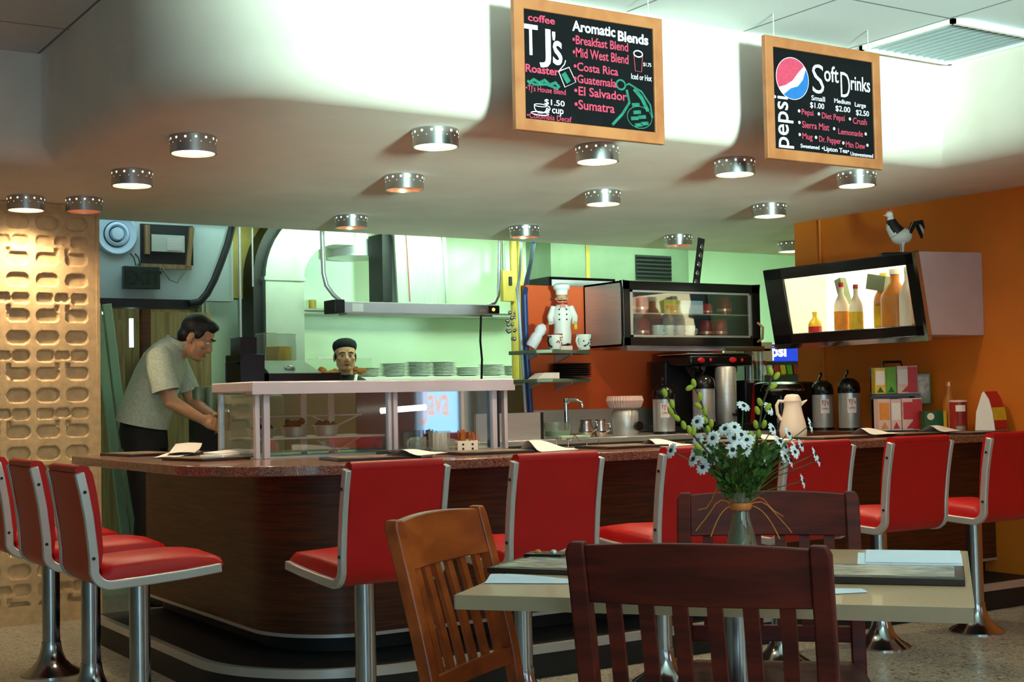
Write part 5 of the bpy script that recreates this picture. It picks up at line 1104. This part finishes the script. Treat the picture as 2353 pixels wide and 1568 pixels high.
# upper cabinets on the right, microwave, louvre
t = thing('green_wall_cabinets', 'grey-green cabinets high on the kitchen wall above the steel cabinet', 'cabinet', (6.81, 10.0, 1.80))
obj('carcass', G().bb((0, .02, 0), (1.57, .39, .90)), 'greycab', t); obj('door', G().bb((.0, 0, .0), (.38, .02, .9)), 'greycab', t, bev=.003); obj('door', G().bb((.41, 0, .0), (1.55, .02, .9)), 'greycab', t, bev=.003); obj('light_strip', G().bb((.375, -.006, .0), (.415, .01, .9)), 'yellowpipe', t)
lv = obj('louvre', G().bb((.93, -.012, .40), (1.34, .0, .63)), 'darkmetal', t); g = G()
for k in range(6): g.box((1.135, -.016, .42+.036*k), (.40, .004, .026), rx=.6)
obj('louvre_slats', g, 'black', lv)
t = thing('microwave', 'black appliance with a white front standing behind the red-orange partition', 'appliance', (5.26, 7.75, 0)); obj('stand', G().bb((.2, .05, 0), (.5, .2, 1.68)), 'greycab', t); obj('body', G().bb((0, 0, 1.68), (.56, .25, 1.965)), 'blackgloss', t, bev=.004); obj('white_front', G().bb((.02, -.008, 1.70), (.53, 0, 1.945)), 'white', t)

# ------------------------------------------------------------------ people
def remesh(g, name, m, vox, parent):
    me = bpy.data.meshes.new(name); me.from_pydata(g.v, [], g.f)
    import bmesh
    b = bmesh.new(); b.from_mesh(me); bmesh.ops.recalc_face_normals(b, faces=b.faces); b.to_mesh(me); b.free()
    o = bpy.data.objects.new(name+'_src', me); COL.objects.link(o)
    r = o.modifiers.new('r', 'REMESH'); r.mode = 'VOXEL'; r.voxel_size = vox
    s = o.modifiers.new('s', 'SMOOTH'); s.factor = .5; s.iterations = 4
    dg = bpy.context.evaluated_depsgraph_get(); dg.update()
    me2 = bpy.data.meshes.new_from_object(o.evaluated_get(dg)); me2.name = name
    bpy.data.objects.remove(o); bpy.data.meshes.remove(me)
    me2.materials.clear(); me2.materials.append(M[m]); me2.shade_smooth()
    o = bpy.data.objects.new(name, me2); return link(o, parent)
def limb(g, pts, rs):
    g.tube(pts, rs, 14)
    for p, r in zip(pts, rs): g.sph(p, r*.99, 14, 10)
def head_geo():
    """head facing +x, origin between the ears at eye height"""
    g = G()
    g.sph((-.008, 0, .035), (.098, .076, .095), 28, 20); g.sph((.028, 0, -.035), (.068, .062, .085), 24, 18); g.sph((.056, 0, -.098), (.034, .034, .026), 16, 12)
    g.tube([(.02, .052, -.02), (.03, .05, -.075), (.055, .022, -.105)], [.02, .018, .018], 10); g.tube([(.02, -.052, -.02), (.03, -.05, -.075), (.055, -.022, -.105)], [.02, .018, .018], 10)
    g.tube([(.084, 0, .022), (.098, 0, -.008), (.110, 0, -.032)], [.009, .011, .0135], 10); g.sph((.102, 0, -.038), (.013, .018, .010), 12, 8)
    g.sph((.078, .03, .026), (.018, .028, .010), 14, 8); g.sph((.078, -.03, .026), (.018, .028, .010), 14, 8); g.sph((.06, .042, -.02), (.028, .024, .022), 14, 10); g.sph((.06, -.042, -.02), (.028, .024, .022), 14, 10)
    for s in (-1, 1): g.sph((-.012, s*.078, -.008), (.020, .009, .032), 14, 10, rot=(0, .2, 0)); g.sph((-.005, s*.076, -.035), (.009, .007, .012), 10, 8)
    return g
def hand(g, w_, d, up, curl, s=1., side=1):
    """palm from wrist w_ along d, five curled fingers and a thumb at the side"""
    w_, d, up = Vector(w_), Vector(d).normalized(), Vector(up).normalized(); sd = d.cross(up).normalized(); up = sd.cross(d)
    g.sph(w_+d*.045*s, (.024*s, .024*s, .024*s), 12, 10); 
    for k, o in enumerate((-.030, -.010, .010, .028)):
        b = w_+d*.08*s+sd*o*s; L = (.066, .078, .072, .056)[k]*s; g.tube([w_+d*.01*s+sd*o*.6*s, w_+d*.045*s+sd*o*.9*s, b], [.015*s, .0155*s, .0125*s], 10)
        c1 = b+(d*math.cos(curl*.4)-up*math.sin(curl*.4))*L*.42; c2 = c1+(d*math.cos(curl)-up*math.sin(curl))*L*.33; c3 = c2+(d*math.cos(curl*1.5)-up*math.sin(curl*1.5))*L*.27
        g.tube([b, c1, c2, c3], [.0105*s, .0095*s, .0088*s, .0075*s], 9); g.sph(c3, .0078*s, 8, 6); g.sph(c1, .0097*s, 8, 6); g.sph(c2, .009*s, 8, 6)
    tb = w_+d*.025*s-sd*.022*s*side; t1 = tb+(d*.6-sd*.55*side-up*.35).normalized()*.036*s; t2 = t1+(d*.8-sd*.1*side-up*.55).normalized()*.03*s
    g.tube([tb, t1, t2], [.014*s, .0115*s, .0085*s], 9); g.sph(t2, .0088*s, 8, 6); g.sph(t1, .0118*s, 8, 6)
def loft(rings, n=28):
    """rings: centre, half depth (x), half width (y), tilt of the ring plane about y"""
    rows = []
    for c, rx, ry, tilt in rings:
        R = Matrix.Rotation(tilt, 3, 'Y'); rows.append([Vector(c)+R@Vector((rx*math.cos(2*PI*i/n), ry*math.sin(2*PI*i/n), 0)) for i in range(n)])
    g = G().strip(rows, True); return g, rows
# --- bending man in the checked shirt
t = thing('person', 'man in pale checked short-sleeved shirt and dark trousers bending forward behind the left wing', 'person', (2.56, 7.95, 0), -.557)
HB = Vector((.285, 0, 1.535)); HR = Matrix.Rotation(.50, 4, 'Y')
hm = Matrix.Translation(HB)@HR@Matrix.Rotation(-.06, 4, 'Z')
g = head_geo().tf(hm)
limb(g, [(.15, 0, 1.45), (.205, 0, 1.475), (.255, 0, 1.505)], [.066, .058, .056])
limb(g, [(.0, 0, 1.0), (.03, 0, 1.15), (.08, 0, 1.32), (.11, 0, 1.42)], [.10, .10, .105, .085])
limb(g, [(.10, -.17, 1.43), (.145, -.215, 1.28), (.185, -.225, 1.165)], [.055, .048, .042]); limb(g, [(.185, -.225, 1.165), (.27, -.20, 1.11), (.345, -.165, 1.062)], [.042, .037, .028])
limb(g, [(.10, .17, 1.43), (.17, .20, 1.28), (.22, .20, 1.16)], [.055, .048, .042]); limb(g, [(.22, .20, 1.16), (.30, .12, 1.11), (.37, .04, 1.075)], [.042, .036, .028])
hand(g, (.345, -.165, 1.062), (.75, .5, -.35), (.3, -.8, .45), 1.1, 1.05, 1); hand(g, (.37, .04, 1.075), (.6, -.7, -.3), (.5, .6, .4), 1.1, 1.05, -1)
for s in (-1, 1): limb(g, [(-.02, s*.09, .95), (.02, s*.10, .5), (-.03, s*.10, .09)], [.075, .055, .04]); limb(g, [(-.03, s*.1, .05), (.10, s*.11, .03)], [.04, .03])
remesh(g, 'body', 'skin', .0055, t)
g = G().sph((-.018, 0, .046), (.100, .081, .092), 28, 18).sph((-.055, 0, -.010), (.058, .070, .065), 24, 16).sph((.040, 0, .102), (.055, .060, .030), 20, 12).sph((.066, -.015, .086), (.024, .038, .020), 14, 10)
for s in (-1, 1): g.sph((.018, s*.072, .03), (.028, .012, .032), 12, 8)
remesh(g.tf(hm), 'hair', 'hair', .006, t)
for s in (-1, 1): obj('eyebrow', G().tube([(.088, s*.045, .03), (.098, s*.03, .036), (.098, s*.012, .031)], .0045, 8).tf(hm), 'hair', t); obj('eye', G().sph((.083, s*.030, .004), (.012, .013, .008), 12, 8).tf(hm), 'eye', t)
obj('mouth', G().sph((.092, 0, -.072), (.008, .022, .006), 12, 8).tf(hm), 'lip', t)
g, _ = loft([((-.035, 0, 1.035), .150, .195, .22), ((-.02, 0, 1.10), .150, .190, .22), ((.015, 0, 1.20), .142, .182, .30), ((.06, 0, 1.31), .138, .192, .38), ((.10, 0, 1.40), .125, .205, .45), ((.125, 0, 1.455), .098, .185, .5), ((.15, 0, 1.495), .075, .13, .5), ((.172, 0, 1.505), .064, .075, .55)])
for s in (-1, 1):
    P = [(.105, s*.12, 1.43), (.108, s*.175, 1.41), (.125, s*.212, 1.34), (.146, s*.224, 1.275), (.158, s*.228, 1.225)] if s < 0 else [(.105, .12, 1.43), (.11, .175, 1.41), (.14, .205, 1.33), (.17, .21, 1.26), (.18, .212, 1.225)]
    g.tube(P, [.072, .078, .076, .074, .078], 18, cap=False)
obj('shirt', g, 'shirt', t, ang=80)
g = G()
for s in (-1, 1): g.prism([(.0, 0), (.075, -.01), (.085, -.06), (.02, -.035)], 0, .004, 'xz').tf(Matrix.Identity(4)) if False else None
rows = [[Vector((.172, 0, 1.503))+Matrix.Rotation(.5, 3, 'Y')@Vector((r*math.cos(a), r*1.12*math.sin(a), z)) for a in [2*PI*i/24 for i in range(24)]] for r, z in ((.066, -.006), (.064, .022), (.072, .022), (.082, -.014))]
obj('collar', G().strip(rows, True), 'shirt', t)
g, _ = loft([((-.03, 0, 1.09), .12, .165, .1), ((-.03, 0, .99), .135, .175, .05), ((-.02, 0, .90), .13, .175, 0)])
for s in (-1, 1): g.tube([(-.02, s*.09, .95), (.0, s*.095, .75), (.02, s*.10, .5), (-.0, s*.1, .28), (-.02, s*.1, .06)], [.105, .096, .078, .07, .072], 18)
obj('trousers', g, 'trousers', t)
for s in (-1, 1): obj('shoe', G().sph((.045, s*.105, .04), (.135, .05, .045), 18, 10), 'blackgloss', t)
v = Matrix.Rotation(-.557, 4, 'Z')@Vector((.452, -.075, 0))
pt = thing('coffee_pot', 'small dark pot held in the bending man\'s hands', 'pot', (2.56+v.x, 7.95+v.y, .99), -.557)
obj('body', G().lathe([(.035, 0), (.04, .01), (.04, .09), (.034, .11)], n=24), 'blackgloss', pt); obj('lid', G().lathe([(.036, .11), (.03, .125), (0, .13)], n=20), 'chrome', pt)
# --- cook with black cap
CKP = (4.275, 8.88, 0); ckr = math.atan2(-.90, -.43)
t = thing('person', 'cook in black cap and black uniform looking out over the pass counter', 'person', CKP, ckr)
EZ = 1.463; hm = Matrix.Translation((.03, 0, EZ))@Matrix.Rotation(-.03, 4, 'Y')@Matrix.Rotation(.14, 4, 'Z')@Matrix.Diagonal((.88, .97, .88, 1))
g = head_geo().tf(hm)
limb(g, [(-.01, 0, EZ-.235), (.0, 0, EZ-.17), (.01, 0, EZ-.10)], [.062, .054, .053]); limb(g, [(.0, 0, .85), (.0, 0, 1.05), (-.01, 0, 1.18)], [.11, .115, .09])
for s in (-1, 1):
    limb(g, [(0, s*.165, EZ-.275), (.0, s*.21, .97), (.03, s*.20, .80)], [.05, .042, .034]); limb(g, [(.03, s*.2, .80), (.10, s*.17, .79)], [.034, .027]); hand(g, (.10, s*.17, .79), (.95, -.2*s, -.1), (0, 0, 1), .7, 1., s)
    limb(g, [(0, s*.085, .82), (.02, s*.09, .44), (0, s*.09, .08)], [.075, .05, .038]); limb(g, [(0, s*.09, .05), (.12, s*.1, .03)], [.038, .028])
remesh(g, 'body', 'skin', .0055, t)
for s in (-1, 1):
    obj('eye', G().sph((.0835, s*.031, .002), (.009, .0115, .0045), 14, 8).tf(hm), 'eye', t); obj('pupil', G().sph((.0895, s*.030-.002, .002), (.0045, .0062, .0050), 10, 8).tf(hm), 'hair', t)
    obj('eyebrow', G().tube([(.082, s*.050, .022), (.096, s*.034, .030), (.0985, s*.012, .025)], [.003, .0052, .0045], 8).tf(hm), 'hair', t); obj('sideburn', G().sph((.012, s*.072, .0), (.018, .008, .03), 10, 8).tf(hm), 'hair', t)
obj('upper_lip', G().sph((.0925, 0, -.0675), (.008, .022, .0048), 14, 8).tf(hm), 'lip', t); obj('lower_lip', G().sph((.0915, 0, -.0765), (.008, .018, .0055), 14, 8).tf(hm), 'lip', t)
g = G().lathe([(.086, -.004), (.092, .0), (.100, .022), (.102, .044), (.094, .066), (.072, .082), (.04, .090), (0, .093)], (0, 0, 0), 32, capb=False).tf(Matrix.Diagonal((1.08, .87, 1, 1)))
obj('cap', g.tf(hm@Matrix.Translation((-.014, 0, .048))@Matrix.Rotation(-.24, 4, 'Y')), 'cloth_black', t)
obj('hair', G().sph((-.035, 0, .02), (.078, .078, .07), 24, 16).tf(hm), 'hair', t)
g, _ = loft([((0, 0, .78), .12, .17, 0), ((0, 0, .95), .125, .175, 0), ((0, 0, 1.10), .125, .19, 0), ((-.0, 0, EZ-.26), .115, .205, 0), ((-.005, 0, EZ-.195), .098, .18, 0), ((-.005, 0, EZ-.158), .080, .135, 0), ((-.005, 0, EZ-.128), .062, .070, 0)])
for s in (-1, 1): g.tube([(0, s*.13, EZ-.245), (.005, s*.185, EZ-.28), (.01, s*.215, 1.05), (.01, s*.22, .95), (.03, s*.20, .82)], [.06, .066, .06, .056, .048], 16, cap=False)
obj('uniform', g, 'cloth_black', t, ang=80)
for s in (-1, 1): obj('apron_strap', G().tube([(-.03, s*.080, EZ-.130), (.035, s*.074, EZ-.135), (.082, s*.066, EZ-.175), (.118, s*.06, EZ-.26)], [.010, .012, .013, .013], 8, flat=.5), 'paper', t)
g, _ = loft([((0, 0, .95), .11, .165, 0), ((0, 0, .82), .125, .17, 0), ((0, 0, .76), .12, .17, 0)])
for s in (-1, 1): g.tube([(0, s*.085, .82), (.02, s*.09, .45), (.0, s*.09, .05)], [.1, .075, .07], 18)
obj('trousers', g, 'trousers', t)
for s in (-1, 1): obj('shoe', G().sph((.06, s*.095, .04), (.13, .048, .042), 18, 10), 'blackgloss', t)
